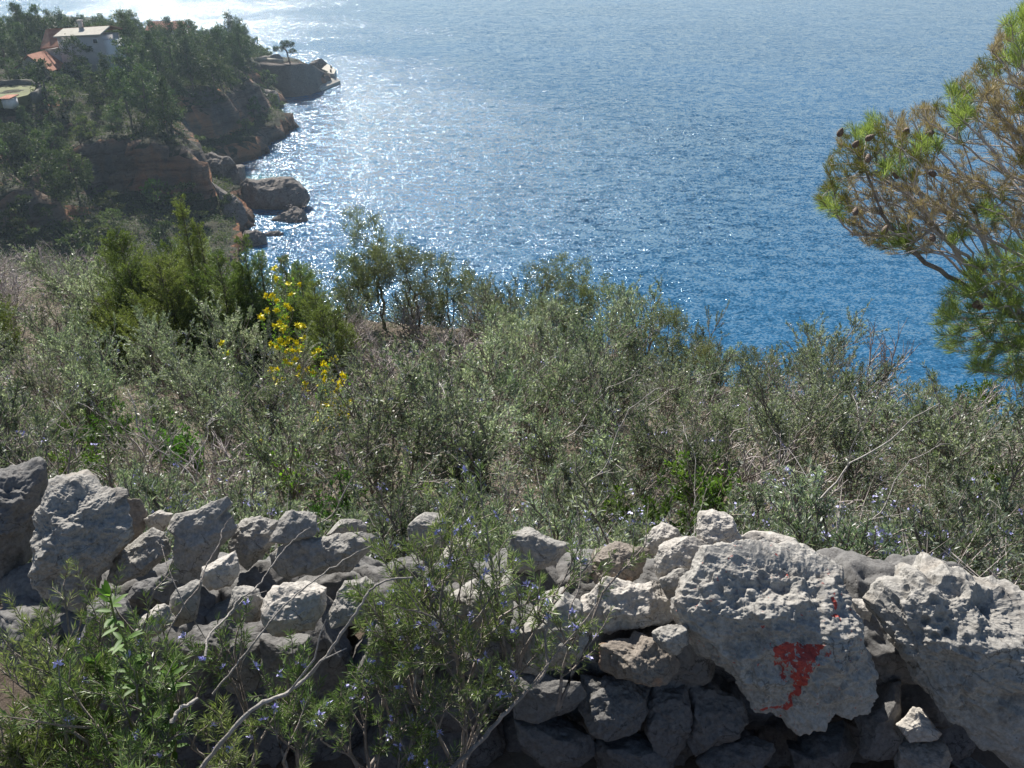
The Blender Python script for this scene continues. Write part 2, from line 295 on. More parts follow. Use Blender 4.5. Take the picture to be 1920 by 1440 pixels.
CP = np.array([(-76, 167, 17.5), (-84, 172, 18), (-92, 178, 17), (-85, 148, 18.5), (-100, 150, 21), (-110, 180, 18), (-120, 210, 13), (-100, 215, 13), (-85, 210, 13), (-80, 230, 10), (-72, 238, 8),
               (-150, 250, 9), (-150, 180, 20), (-140, 300, 6), (-115, 280, 6), (-95, 265, 6), (-70, 215, 11), (-66, 205, 11.5), (-63, 195, 12), (-61, 185, 12.5), (-64, 176, 13.5), (-63, 165, 13.5),
               (-60, 157, 12), (-76, 155, 16.5), (-70, 150, 15), (-64, 145, 14), (-58, 140, 13), (-54, 137, 12.5), (-60, 135.5, 13), (-66, 134.5, 13.5), (-53, 131, 3.5), (-58, 130.5, 4.5), (-64, 130, 5),
               (-51, 141, 9), (-49.5, 145, 5.5), (-49, 150, 3), (-70, 129, 8), (-76, 126, 11), (-84, 126, 14), (-80, 119, 14), (-74, 116.5, 12), (-70, 115, 11), (-68, 111, 5.5), (-73, 110, 6), (-80, 108, 8),
               (-60, 107, 4), (-50, 110, 3), (-46, 118, 2), (-48, 126, 2.5), (-100, 100, 22), (-92, 112, 17), (-90, 136, 17), (-62, 118, 5), (-58, 124, 4), (-68, 122, 7),
               (-60, 80, 7), (-40, 85, 3.5), (-80, 85, 12), (-30, 76, 4), (-66, 244, 7.6), (-62, 248, 7.6), (-59, 252, 6.5), (-72, 250, 8), (-64, 258, 7), (-70, 262, 6.5), (-59, 264, 2.2), (-61, 258, 5), (-62, 268, 3), (-76, 240, 9), (-200, 300, 4), (-170, 330, 3), (-220, 260, 5), (-180, 240, 8), (-200, 200, 13), (-160, 215, 13), (-150, 290, 4)], float)
def near_ground(X, Y):
    """height of the slope below the wall (z), valid for Y < 60"""
    edge = np.interp(X, [-30, -14, -5, 0, 3.2, 5.5, 9, 14, 30], [22, 20, 16.5, 15, 12.0, 10.5, 9.6, 9.4, 11])      # the brow beyond which the hill falls away
    base = np.interp(Y, [-30, -1.0, 0.45, 0.9, 1.2, 1.75, 2.1, 2.5, 3, 4, 5, 7, 9, 12, 16, 22, 30], [43.4, 43.35, 43.3, 42.95, 42.75, 42.8, 42.95, 42.55, 42.1, 41.5, 41.0, 40.1, 39.3, 38.3, 37.4, 36.2, 34.5])
    side = np.where(Y > 3, -0.10 * np.maximum(X - 2, 0) + np.minimum(0.05 * np.maximum(-X - 6, 0), 0.6), 0)
    over = np.maximum(Y - edge, 0)
    z = base + side - over * np.interp(over, [0, 3, 10, 40], [0.2, 0.55, 0.62, 0.62])
    return z
def ground(X, Y):
    X = np.asarray(X, float); Y = np.asarray(Y, float)
    zn = near_ground(X, Y)
    wx = X + 2.2 * fbm(np.stack([X * .12, Y * .12, X * 0], -1), 3); wy = Y + 1.8 * fbm(np.stack([X * .12, Y * .12, X * 0 + 5], -1), 3)
    num = np.zeros(X.shape); den = np.zeros(X.shape)
    for c in CP:
        w = 1.0 / (((wx - c[0]) ** 2 + (wy - c[1]) ** 2) + 2.0) ** 2.6; num += w * c[2]; den += w
    zf = num / den
    d = coast_dist(X, Y) + 0.9 * fbm(np.stack([X * .35, Y * .35, X * 0 + 3], -1), 3)
    prof = np.interp(d, [-20, -1.5, 0, 0.9, 2.5, 5.0, 6.2, 9, 30], [-7, -2.5, 0.0, 3.0, 3.8, 4.6, 10, 12.5, 40])
    zf = np.minimum(zf, prof)
    t = np.clip((Y - 30) / 45, 0, 1); t = t * t * (3 - 2 * t)
    zn2 = np.maximum(zn, 4)
    z = zn2 * (1 - t) + zf * t
    z = np.where(d < 4, np.minimum(z, prof), z)
    return z
def grid(name, x0, x1, y0, y1, st, mat, off, rough):
    nx = int((x1 - x0) / st) + 1; ny = int((y1 - y0) / st) + 1
    X, Y = np.meshgrid(np.linspace(x0, x1, nx), np.linspace(y0, y1, ny)); Z = ground(X, Y)
    V = np.stack([X, Y, Z], -1)
    V[..., 2] += off
    if rough:   # rock relief: beds stick out and recede on steep faces
        gy, gx = np.gradient(Z, st); sl = np.clip(np.hypot(gx, gy) - 0.5, 0, 1.5)
        nrm = nz(np.stack([-gx, -gy, np.full_like(gx, 0.3)], -1))
        bed = fbm(np.stack([X * .06, Y * .06, (Z + .05 * X) * 0.9], -1), 4) + 0.8 * fbm(np.stack([X * .35, Y * .35, Z * .35], -1), 4, ridged=True)
        V += nrm * (bed * sl * 1.25)[..., None]
        V[..., 2] += 0.35 * fbm(np.stack([X * .5, Y * .5, X * 0], -1), 3) * (Z > 0.3)
    else: V[..., 2] += 0.10 * fbm(np.stack([X * 1.5, Y * 1.5, X * 0], -1), 4)
    I = np.arange(nx * ny).reshape(ny, nx)
    F = np.stack([I[:-1, :-1], I[:-1, 1:], I[1:, 1:], I[1:, :-1]], -1).reshape(-1, 4)
    o = mesh(name, V.reshape(-1, 3), F, mat, smooth=not rough); o['kind'] = 'structure'; return o
grid('hillside', -45, 45, -25, 34, 0.22, M['soil'], 0, False)
grid('lower_slope', -120, 160, 33, 80, 1.2, M['soil'], -0.25, False)
grid('headland', -205, -20, 78, 420, 0.8, M['cliff'], 0, True)
def gz(x, y): return float(ground(np.array([x]), np.array([y]))[0])
def gzs(x, y): return ground(np.asarray(x, float), np.asarray(y, float))

# ------------------------------------------------------------------ stones
def ico(n):
    t = (1 + 5 ** .5) / 2
    V = nz(np.array([(-1, t, 0), (1, t, 0), (-1, -t, 0), (1, -t, 0), (0, -1, t), (0, 1, t), (0, -1, -t), (0, 1, -t), (t, 0, -1), (t, 0, 1), (-t, 0, -1), (-t, 0, 1)], float))
    F = np.array([(0, 11, 5), (0, 5, 1), (0, 1, 7), (0, 7, 10), (0, 10, 11), (1, 5, 9), (5, 11, 4), (11, 10, 2), (10, 7, 6), (7, 1, 8), (3, 9, 4), (3, 4, 2), (3, 2, 6), (3, 6, 8), (3, 8, 9), (4, 9, 5), (2, 4, 11), (6, 2, 10), (8, 6, 7), (9, 8, 1)])
    for _ in range(n):
        E = np.sort(np.concatenate([F[:, [0, 1]], F[:, [1, 2]], F[:, [2, 0]]]), 1); U, inv = np.unique(E, axis=0, return_inverse=True); inv = inv.ravel()
        mid = nz(V[U].sum(1)) ; k = len(V); m = len(F); V = np.concatenate([V, mid]); a, b, c = inv[:m] + k, inv[m:2 * m] + k, inv[2 * m:] + k
        F = np.concatenate([np.stack([F[:, 0], a, c], 1), np.stack([F[:, 1], b, a], 1), np.stack([F[:, 2], c, b], 1), np.stack([a, b, c], 1)])
    return V, F
ICO = {n: ico(n) for n in (3, 4, 5, 6, 7)}
def poly_radius(poly, cx, cy, th):
    n = len(poly); best = np.zeros_like(th); dx, dy = np.cos(th), np.sin(th)
    for k in range(n):
        ax, ay = poly[k][0] - cx, poly[k][1] - cy; bx, by = poly[(k + 1) % n][0] - cx, poly[(k + 1) % n][1] - cy; ex, ey = bx - ax, by - ay
        den = dx * ey - dy * ex; den = np.where(np.abs(den) < 1e-9, 1e-9, den)
        t = (ax * ey - ay * ex) / den; u = (ax * dy - ay * dx) / den
        best = np.where((t > 0) & (u >= -1e-6) & (u <= 1 + 1e-6), np.maximum(best, t), best)
    return best
def in_poly(poly, X, Y):
    ins = np.zeros(X.shape, bool); n = len(poly)
    for k in range(n):
        a = poly[k]; b = poly[(k + 1) % n]
        ins ^= ((a[1] > Y) != (b[1] > Y)) & (X < (b[0] - a[0]) * (Y - a[1]) / (b[1] - a[1] + 1e-12) + a[0])
    return ins
def stone(name, outline, depth, thick, mat, seed, sub=5, rough=1.0, pits=0.5, cuts=7, label=None, cat='stone', group=None, center=None, back=None, paint=None, facing=None):
    """a rock: outline measured in the photo gives its real width and height at its own distance; thick = half thickness / mean radius"""
    rs = np.random.RandomState(seed); V, F = ICO[sub]; V = V.copy()
    p = np.array(outline, float); cx, cy = center if center else p.mean(0)
    C = at_d(cx, cy, depth); s = depth / FPX
    right = np.array([1.0, 0, 0]); up = np.array([0, math.sin(PITCH), math.cos(PITCH)]); fw = np.array([0, -math.cos(PITCH), math.sin(PITCH)])
    wu = np.array([0, math.cos(PITCH), math.sin(PITCH)]); wf = np.array([0, -math.sin(PITCH), math.cos(PITCH)])   # world up and world -Y in this frame
    tl = R(rs.uniform(28, 38) if sub < 7 else rs.uniform(35, 42)); sl = np.array([rs.normal() * .12, math.sin(tl), math.cos(tl)])   # sloping face the sun just grazes
    block = [(wu + rs.normal(size=3) * .22, rs.uniform(.58, .72)), ((sl if sub >= 6 else wf + rs.normal(size=3) * .25), rs.uniform(.46, .60))] if cuts > 2 else []
    for k in range(cuts):     # broken planar faces
        n = nz(rs.normal(size=3)); n[2] = abs(n[2]) * 0.9 + 0.25 if k < cuts * 0.75 else -abs(n[2]); block.append((n, rs.uniform(0.55, 0.84)))
    for n, d in block:
        n = nz(n); e = V @ n - d; V -= np.where(e > 0, e, 0)[:, None] * n * 0.93
    if facing is not None:
        n = nz(np.array(facing[:3], float)); e = V @ n - facing[3]; V -= np.where(e > 0, e, 0)[:, None] * n * 0.95
    rho = np.hypot(V[:, 0], V[:, 1]); th = np.arctan2(-V[:, 1], V[:, 0])
    Rr = poly_radius(p, cx, cy, th) * s * (1.10 if sub < 6 else 1.06 if sub == 6 else .985); mean = Rr.mean()
    rin = np.minimum(rho, 1) ** 0.85
    rim = 1 - np.clip(rho, 0, 1) ** 3
    Rb = Rr * (1 - 0.35 * rim) + mean * 0.35 * rim
    P = np.stack([np.cos(th) * Rb * rin, -np.sin(th) * Rb * rin, V[:, 2] * mean * thick * (1.0 if back is None else 1.0)], -1)
    if back is not None: P[:, 2] = np.where(P[:, 2] < 0, P[:, 2] * back, P[:, 2])
    nr = nz(np.stack([V[:, 0], V[:, 1], V[:, 2] / max(thick, .2)], -1))
    q = P / mean; o = rs.uniform(0, 30, 3)
    ls = 1.6 + rs.uniform(-.3, .5)
    disp = 0.13 * fbm(q * ls + o, 5, g=0.55) * rough + 0.05 * fbm(q * 4.5 + o, 4, ridged=True) * rough
    f1 = worley(q * 2.1 + o + 4 + .3 * fbm(q * 2 + o, 3)[:, None], 5); disp += (.17 if sub < 6 else .24) * (np.minimum(f1, .95) - .5) * rough   # scalloped weathering, sharp ridges between cups
    if sub >= 5: f2 = worley(q * 5.2 + o + .25 * fbm(q * 5 + o, 2)[:, None], 6); disp += (.055 if sub < 6 else .10) * (np.minimum(f2, .95) - .5) * rough
    if sub >= 5: disp += (0.02 if sub < 7 else .03) * fbm(q * 14 + o, 3, ridged=True) * rough
    w = worley(q * 2.6 + o + 0.25 * fbm(q * 3 + o, 2)[:, None], seed % 20); msk = np.clip(fbm(q * 1.3 + o + 9, 2) * 2.5 + 0.3, 0, 1)
    disp -= pits * 0.12 * np.clip(1 - w / 0.42, 0, 1) ** 0.7 * msk
    if sub >= 6:
        w2 = worley(q * 8 + o, 3); disp -= pits * 0.045 * np.clip(1 - w2 / 0.4, 0, 1) ** 0.6 * np.clip(fbm(q * 2 + o, 2) * 2.5 + .35, 0, 1)
    fade = 0.5 + 0.5 * np.clip(1 - rho, 0, 1) ** 0.3
    P = P + nr * (disp * mean * fade)[:, None]
    attrs = {}
    if paint is not None:
        X = cx + P[:, 0] / s; Y = cy - P[:, 1] / s; v = np.zeros(len(P)); wob = 6 * fbm(np.stack([X * .05, Y * .05, X * 0], -1), 3); wob2 = 6 * fbm(np.stack([X * .05, Y * .05, X * 0 + 9], -1), 3)
        for pg, amt in paint: v = np.maximum(v, in_poly(pg, X + wob, Y + wob2) * amt)
        attrs['paint'] = np.where(P[:, 2] > -0.2 * mean, v, 0)
    W = P[:, 0:1] * right + P[:, 1:2] * up + P[:, 2:3] * fw
    o = mesh(name, W, F, mat, smooth=True, attrs=attrs); o.location = C
    tag(o, label, cat, group)
    return o

Z3 = lambda L: [(x / 2.4, 840 + y / 2.4) for x, y in L]
Z4 = lambda L: [(600 + x / 2.4, 840 + y / 2.4) for x, y in L]
Z5 = lambda L: [(1220 + x / 2.4, 840 + y / 2.4) for x, y in L]
def dz_(px, py, z): return float((ray(px, py) * ((z - H) / ray(px, py)[2]))[1] / ray(px, py)[1] * FPX)
def dy_(px, py, y): return float(y / ray(px, py)[1] * FPX)
WALL = [
 # outline, ('z'|'y', value), thickness, material, sub, rough, pits, label
 (Z3([(-160, 140), (-60, 90), (60, 70), (130, 65), (200, 80), (225, 120), (190, 210), (160, 300), (120, 400), (70, 560), (40, 650), (-20, 700), (-160, 600)]), ('z', 43.42), .8, 'lime_dark', 6, 1.1, .5, 'dark furrowed boulder at the far left end of the stone wall'),
 (Z3([(180, 150), (210, 95), (270, 100), (340, 58), (400, 100), (450, 150), (540, 165), (578, 200), (585, 300), (590, 390), (545, 450), (500, 510), (440, 590), (400, 660), (370, 740), (280, 790), (150, 780), (60, 740), (40, 700), (60, 600), (110, 420), (150, 330)]), ('z', 43.5), .62, 'lime', 7, 1.0, .7, 'large rounded grey boulder with a dark hole, leftmost lit boulder of the wall'),
 (Z3([(560, 190), (610, 230), (650, 300), (640, 370), (590, 430), (530, 520), (480, 590), (440, 600), (480, 480), (560, 400)]), ('z', 43.36), .7, 'lime_brown', 5, 1.3, .6, 'rough brownish stone tucked against the right side of the large left boulder'),
 (Z3([(680, 365), (740, 420), (748, 480), (690, 545), (600, 600), (520, 625), (450, 620), (470, 550), (540, 470), (600, 420)]), ('z', 43.40), .7, 'lime', 6, .9, .7, 'small grey stone with dark pits beside the large left boulder'),
 (Z3([(635, 320), (665, 295), (720, 283), (770, 300), (750, 345), (725, 375), (660, 355)]), ('z', 43.42), .6, 'lime_pale', 5, 1, .4, 'small pale stone left of the tall pointed slab'),
 (Z3([(960, 190), (1030, 197), (1047, 240), (1010, 285), (1045, 320), (1062, 365), (1035, 400), (975, 450), (965, 520), (925, 560), (880, 605), (800, 595), (758, 565), (790, 480), (780, 400), (725, 360), (760, 310), (850, 245)]), ('z', 43.46), .45, 'lime', 6, .6, .35, 'tall pointed smooth grey slab leaning on the wall top'),
 (Z3([(1050, 400), (1075, 330), (1130, 298), (1200, 300), (1260, 320), (1250, 400), (1200, 460), (1190, 520), (1110, 555), (1060, 510), (1038, 450)]), ('z', 43.40), .65, 'lime', 6, .9, .5, 'lumpy grey stone between the pointed slab and the angular block'),
 (Z3([(1250, 320), (1310, 270), (1400, 268), (1440, 320), (1467, 372), (1440, 400), (1330, 425), (1280, 445), (1210, 425)]), ('z', 43.47), .6, 'lime', 6, .45, .3, 'angular smooth block with a sharp top ridge on the wall'),
 (Z3([(1225, 480), (1300, 425), (1440, 400), (1536, 385), (1640, 368), (1705, 400), (1690, 450), (1620, 510), (1560, 560), (1480, 570), (1400, 565), (1280, 608), (1225, 590), (1205, 540)]), ('z', 43.40), .5, 'lime', 6, .8, .5, 'wide flat slab with a chipped edge, left of the tall rosemary'),
 (Z3([(1460, 395), (1500, 340), (1550, 308), (1600, 312), (1640, 350), (1640, 385), (1560, 400)]), ('z', 43.36), .6, 'lime', 5, .6, .3, 'small grey hump showing behind the wide flat slab'),
 (Z3([(1045, 620), (1110, 595), (1170, 612), (1180, 690), (1172, 800), (1110, 820), (1055, 800), (1035, 720)]), ('y', 1.52), .8, 'lime', 5, .6, .4, 'squarish grey stone in the second course, left of the rounded one'),
 (Z3([(1160, 680), (1200, 635), (1290, 608), (1400, 608), (1475, 635), (1465, 690), (1435, 760), (1405, 832), (1310, 855), (1230, 845), (1165, 800)]), ('y', 1.48), .75, 'lime_pale', 6, .8, .5, 'pale rounded stone with a dark crack in the second course'),
 (Z4([(5, 790), (55, 690), (110, 610), (200, 588), (235, 620), (215, 680), (275, 700), (250, 780), (130, 825), (20, 840)]), ('y', 1.48), .6, 'lime', 6, .6, .5, 'tilted wedge-shaped grey stone under the wide flat slab'),
 (Z3([(620, 790), (700, 702), (742, 720), (775, 780), (700, 845), (620, 905), (585, 850)]), ('y', 1.44), .8, 'lime_pale', 5, .9, .3, 'small bright ridged stone among the rosemary at lower left'),
 (Z3([(755, 720), (790, 620), (860, 588), (905, 600), (885, 660), (875, 765), (800, 795), (745, 785)]), ('y', 1.50), .6, 'lime', 5, .5, .3, 'upright pale grey stone below the pointed slab'),
 (Z3([(895, 530), (960, 515), (1045, 470), (1065, 560), (1030, 620), (940, 645), (895, 600)]), ('y', 1.60), .8, 'lime_pale', 5, 1, .4, 'rough whitish stone wedged right of the pointed slab foot'),
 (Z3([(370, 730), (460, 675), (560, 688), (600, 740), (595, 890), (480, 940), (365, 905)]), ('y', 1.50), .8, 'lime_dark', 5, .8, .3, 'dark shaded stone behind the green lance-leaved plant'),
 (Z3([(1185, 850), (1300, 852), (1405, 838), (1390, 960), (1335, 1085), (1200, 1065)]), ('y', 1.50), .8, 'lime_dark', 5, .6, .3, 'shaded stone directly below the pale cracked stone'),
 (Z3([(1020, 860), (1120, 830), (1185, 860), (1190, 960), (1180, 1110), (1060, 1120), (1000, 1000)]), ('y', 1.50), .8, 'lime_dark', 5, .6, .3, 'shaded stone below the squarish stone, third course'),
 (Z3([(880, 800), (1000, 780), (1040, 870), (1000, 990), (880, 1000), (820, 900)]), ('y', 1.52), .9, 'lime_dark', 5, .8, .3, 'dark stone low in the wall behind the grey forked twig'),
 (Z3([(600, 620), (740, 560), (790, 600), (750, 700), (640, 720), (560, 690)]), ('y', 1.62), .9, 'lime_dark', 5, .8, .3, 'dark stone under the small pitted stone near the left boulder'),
 (Z4([(545, 490), (600, 420), (660, 355), (668, 400), (705, 440), (705, 520), (685, 590), (600, 600), (545, 555)]), ('z', 43.42), .6, 'lime_pale', 5, .7, .4, 'pale stone with a pointed tip seen through the tall rosemary'),
 (Z4([(395, 360), (470, 296), (560, 305), (560, 380), (520, 460), (430, 470), (380, 420)]), ('z', 43.38), .7, 'lime', 5, .8, .4, 'grey stone at the back of the wall behind rosemary tips'),
 (Z4([(330, 470), (430, 460), (540, 560), (560, 640), (470, 700), (340, 640)]), ('z', 43.3), .7, 'lime_dark', 5, .8, .4, 'shaded stone hidden behind the left rosemary stems'),
 (Z4([(740, 580), (870, 576), (895, 640), (890, 760), (850, 830), (700, 830), (575, 770), (565, 660), (640, 620)]), ('y', 1.50), .7, 'lime', 6, .6, .4, 'big squarish stone with sunlit top behind the rosemary, mid wall'),
 (Z4([(850, 370), (960, 343), (1045, 390), (1110, 430), (1060, 520), (960, 565), (850, 565), (820, 460)]), ('z', 43.4), .55, 'lime', 5, .9, .5, 'broad grey stone on the wall top right of the rosemary'),
 (Z4([(1120, 530), (1190, 468), (1235, 500), (1215, 560), (1215, 615), (1140, 590)]), ('z', 43.38), .7, 'lime', 5, .7, .3, 'small grey stone left of the dark layered slab'),
 (Z4([(1215, 520), (1240, 460), (1300, 448), (1350, 430), (1490, 468), (1490, 560), (1455, 605), (1320, 615), (1210, 635), (1195, 580)]), ('z', 43.38), .55, 'lime_brown', 6, 1.2, .3, 'brown layered slab with cracks on the wall top'),
 (Z4([(1465, 400), (1540, 342), (1600, 368), (1630, 405), (1560, 440), (1500, 490), (1475, 455)]), ('z', 43.42), .7, 'lime_pale', 5, 1.2, .5, 'knobbly small pale stone on top behind the white stone'),
 (Z4([(1495, 520), (1535, 440), (1600, 403), (1680, 408), (1735, 430), (1715, 500), (1650, 545), (1570, 575), (1550, 625), (1505, 575)]), ('z', 43.46), .6, 'lime_pale', 6, .8, .4, 'bright white stone left of the striped tip stone'),
 (Z4([(1535, 590), (1590, 543), (1660, 538), (1685, 600), (1665, 665), (1600, 668), (1550, 640)]), ('y', 1.66), .8, 'lime', 5, .9, .4, 'small round stone under the bright white stone'),
 (Z4([(1180, 700), (1285, 568), (1350, 588), (1430, 622), (1500, 605), (1580, 645), (1625, 700), (1610, 790), (1500, 835), (1400, 810), (1300, 835), (1220, 840), (1185, 770)]), ('z', 43.36), .7, 'lime_pale', 6, 1.1, .5, 'bright broken stone with a peaked top under the brown slab'),
 (Z4([(1000, 635), (1100, 635), (1185, 700), (1205, 800), (1250, 860), (1225, 940), (1130, 1005), (1000, 1025), (920, 1005), (890, 850), (940, 760)]), ('y', 1.50), .7, 'lime', 6, .7, .4, 'large rounded stone with lit crown right of the rosemary stems'),
 (Z4([(1505, 840), (1580, 798), (1645, 800), (1660, 880), (1610, 945), (1520, 910)]), ('y', 1.48), .8, 'lime', 5, 1.1, .6, 'small knobbly stone wedged left of the red-painted stone'),
 (Z4([(1245, 880), (1330, 845), (1500, 840), (1590, 900), (1620, 970), (1565, 1040), (1480, 1085), (1380, 1060), (1265, 1005)]), ('y', 1.52), .8, 'lime_brown', 6, 1, .5, 'dark stone with a whitish chipped scar below the peaked stone'),
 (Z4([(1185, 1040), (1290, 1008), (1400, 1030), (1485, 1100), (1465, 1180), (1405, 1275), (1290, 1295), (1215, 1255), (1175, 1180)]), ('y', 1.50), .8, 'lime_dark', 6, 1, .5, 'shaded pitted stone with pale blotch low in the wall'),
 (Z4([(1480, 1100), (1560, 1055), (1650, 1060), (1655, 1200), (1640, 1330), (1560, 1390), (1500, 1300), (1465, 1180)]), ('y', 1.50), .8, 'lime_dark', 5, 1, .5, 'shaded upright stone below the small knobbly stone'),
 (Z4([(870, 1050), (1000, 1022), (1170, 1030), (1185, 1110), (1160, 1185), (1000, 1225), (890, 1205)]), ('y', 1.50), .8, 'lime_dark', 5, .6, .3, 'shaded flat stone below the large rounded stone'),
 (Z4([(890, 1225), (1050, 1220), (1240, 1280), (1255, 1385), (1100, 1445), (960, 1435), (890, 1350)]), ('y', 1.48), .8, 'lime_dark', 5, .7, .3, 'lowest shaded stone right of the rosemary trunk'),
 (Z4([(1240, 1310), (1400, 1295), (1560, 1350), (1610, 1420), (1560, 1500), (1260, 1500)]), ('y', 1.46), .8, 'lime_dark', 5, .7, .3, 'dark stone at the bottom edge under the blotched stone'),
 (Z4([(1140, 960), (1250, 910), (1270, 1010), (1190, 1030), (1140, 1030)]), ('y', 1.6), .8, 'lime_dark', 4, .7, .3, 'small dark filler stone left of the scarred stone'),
 (Z5([(185, 430), (205, 380), (228, 290), (290, 268), (345, 290), (385, 350), (430, 405), (410, 470), (300, 500), (215, 500)]), ('z', 43.5), .6, 'lime_pale', 6, .8, .3, 'pale striped tip stone standing behind the red-painted stone'),
 (Z5([(125, 690), (195, 540), (245, 450), (330, 420), (430, 415), (560, 448), (700, 458), (800, 510), (885, 565), (905, 620), (912, 690), (965, 710), (1005, 770), (1052, 880), (1052, 1000), (1005, 1120), (960, 1185), (870, 1225), (760, 1285), (655, 1352), (560, 1300), (460, 1220), (400, 1130), (300, 1035), (180, 985), (150, 900), (125, 800)]), ('z', 43.42), .5, 'lime_paint', 7, 1.15, .75, 'huge craggy grey boulder marked with a splash of red paint'),
 (Z5([(420, 400), (470, 373), (560, 388), (640, 408), (680, 460), (560, 490), (470, 470)]), ('z', 43.42), .6, 'lime_pale', 5, .5, .3, 'pale cracked stone showing behind the top of the red-painted boulder'),
 (Z5([(995, 700), (1075, 615), (1165, 590), (1163, 530), (1215, 522), (1255, 560), (1330, 513), (1420, 545), (1500, 588), (1600, 600), (1680, 640), (1830, 700), (1900, 1000), (1850, 1400), (1650, 1480), (1480, 1440), (1350, 1380), (1260, 1270), (1220, 1120), (1180, 1030), (1100, 960), (1040, 870), (1025, 780)]), ('z', 43.40), .6, 'lime', 7, .95, 2.0, 'huge pitted grey boulder at the right end of the wall'),
 (Z5([(905, 685), (980, 685), (998, 740), (985, 800), (930, 790)]), ('z', 43.30), .8, 'lime_pale', 5, .6, .3, 'small pale stone between the painted boulder and the pitted one'),
 (Z5([(1125, 1255), (1190, 1178), (1250, 1188), (1295, 1270), (1265, 1305), (1170, 1315)]), ('y', 1.42), .8, 'lime_pale', 5, 1, .5, 'small bright stone in the dark gap under the pitted boulder'),
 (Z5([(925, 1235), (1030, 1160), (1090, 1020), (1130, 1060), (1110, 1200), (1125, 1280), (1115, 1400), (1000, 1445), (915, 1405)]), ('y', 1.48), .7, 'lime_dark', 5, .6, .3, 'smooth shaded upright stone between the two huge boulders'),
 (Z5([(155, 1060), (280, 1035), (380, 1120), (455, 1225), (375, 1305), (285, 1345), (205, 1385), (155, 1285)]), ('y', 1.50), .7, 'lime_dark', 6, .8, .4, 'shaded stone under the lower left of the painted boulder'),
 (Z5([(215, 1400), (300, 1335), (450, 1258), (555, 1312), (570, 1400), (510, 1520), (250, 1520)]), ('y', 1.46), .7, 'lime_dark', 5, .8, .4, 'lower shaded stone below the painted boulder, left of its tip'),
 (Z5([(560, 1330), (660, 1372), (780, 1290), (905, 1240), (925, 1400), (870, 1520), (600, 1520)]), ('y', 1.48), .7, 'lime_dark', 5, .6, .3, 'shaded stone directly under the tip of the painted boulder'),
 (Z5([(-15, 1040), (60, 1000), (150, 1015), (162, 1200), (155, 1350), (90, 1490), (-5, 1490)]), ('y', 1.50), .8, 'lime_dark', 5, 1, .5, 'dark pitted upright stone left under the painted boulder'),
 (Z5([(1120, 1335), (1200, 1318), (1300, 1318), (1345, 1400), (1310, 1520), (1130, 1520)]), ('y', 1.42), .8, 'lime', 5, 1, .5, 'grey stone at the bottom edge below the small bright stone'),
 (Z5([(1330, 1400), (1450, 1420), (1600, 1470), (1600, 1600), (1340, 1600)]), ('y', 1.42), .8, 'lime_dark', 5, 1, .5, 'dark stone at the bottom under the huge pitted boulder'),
]
PAINT = [(Z5([(500, 850), (530, 832), (590, 828), (640, 845), (700, 825), (712, 850), (690, 880), (670, 905), (655, 960), (640, 1000), (628, 1060), (610, 1100), (612, 1130), (580, 1150), (470, 1172), (462, 1162), (560, 1140), (590, 1100), (600, 1050), (595, 980), (590, 940), (560, 900), (510, 895)]), 0.72),
         (Z5([(520, 900), (600, 900), (700, 900), (760, 900), (765, 860), (740, 850), (700, 870), (690, 930), (660, 1000), (560, 1010), (520, 960)]), 0.40),
         (Z5([(775, 650), (790, 650), (795, 700), (785, 705)]), 0.85), (Z5([(750, 710), (810, 725), (808, 738), (755, 722)]), 0.7)]
for k, (ol, (kd, v), th, mt, sub, rg, pt, lb) in enumerate(WALL):
    c = np.array(ol).mean(0); dep = dz_(c[0], c[1], v) if kd == 'z' else dy_(c[0], c[1], v)
    big = 'boulder' in lb
    stone('boulder' if big else 'wall_stone', ol, dep, th, M[mt], 100 + k, sub, rg, pt, 13 if sub < 7 else 16, lb, 'boulder' if big else 'stone', 'stones of the dry stone wall', paint=PAINT if mt == 'lime_paint' else None, back=1.3)
# fill of the wall behind and between the face stones
rsf = np.random.RandomState(5)
places = ['below the far left boulder', 'under the large left boulder', 'under the pointed slab', 'below the wide flat slab', 'behind the left rosemary stems', 'behind the tall rosemary', 'behind the right rosemary stems', 'under the brown slab', 'under the white stone', 'under the painted boulder', 'below the painted boulder tip', 'in the gap left of the pitted boulder', 'under the pitted boulder', 'at the right end']
for row, (yy, zz) in enumerate([(1.84, 43.2), (1.72, 42.98), (1.70, 42.78), (1.66, 43.20), (1.98, 43.08)]):
    for i, pl in enumerate(places):
        x = -1.35 + i * 0.20 + rsf.uniform(-.03, .03)
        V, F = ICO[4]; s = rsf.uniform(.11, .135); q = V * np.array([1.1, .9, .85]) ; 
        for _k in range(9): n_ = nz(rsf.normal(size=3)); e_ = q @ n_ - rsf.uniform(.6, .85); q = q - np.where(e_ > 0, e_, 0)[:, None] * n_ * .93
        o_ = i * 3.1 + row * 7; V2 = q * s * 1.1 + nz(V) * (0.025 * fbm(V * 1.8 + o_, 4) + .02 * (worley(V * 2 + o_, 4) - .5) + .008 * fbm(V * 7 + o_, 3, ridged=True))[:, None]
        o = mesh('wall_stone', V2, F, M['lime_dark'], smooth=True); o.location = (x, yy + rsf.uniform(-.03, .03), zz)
        tag(o, ('upper', 'middle', 'lowest', 'front upper', 'rear upper')[row] + ' shaded core stone of the wall ' + pl, 'stone', 'core stones of the wall')

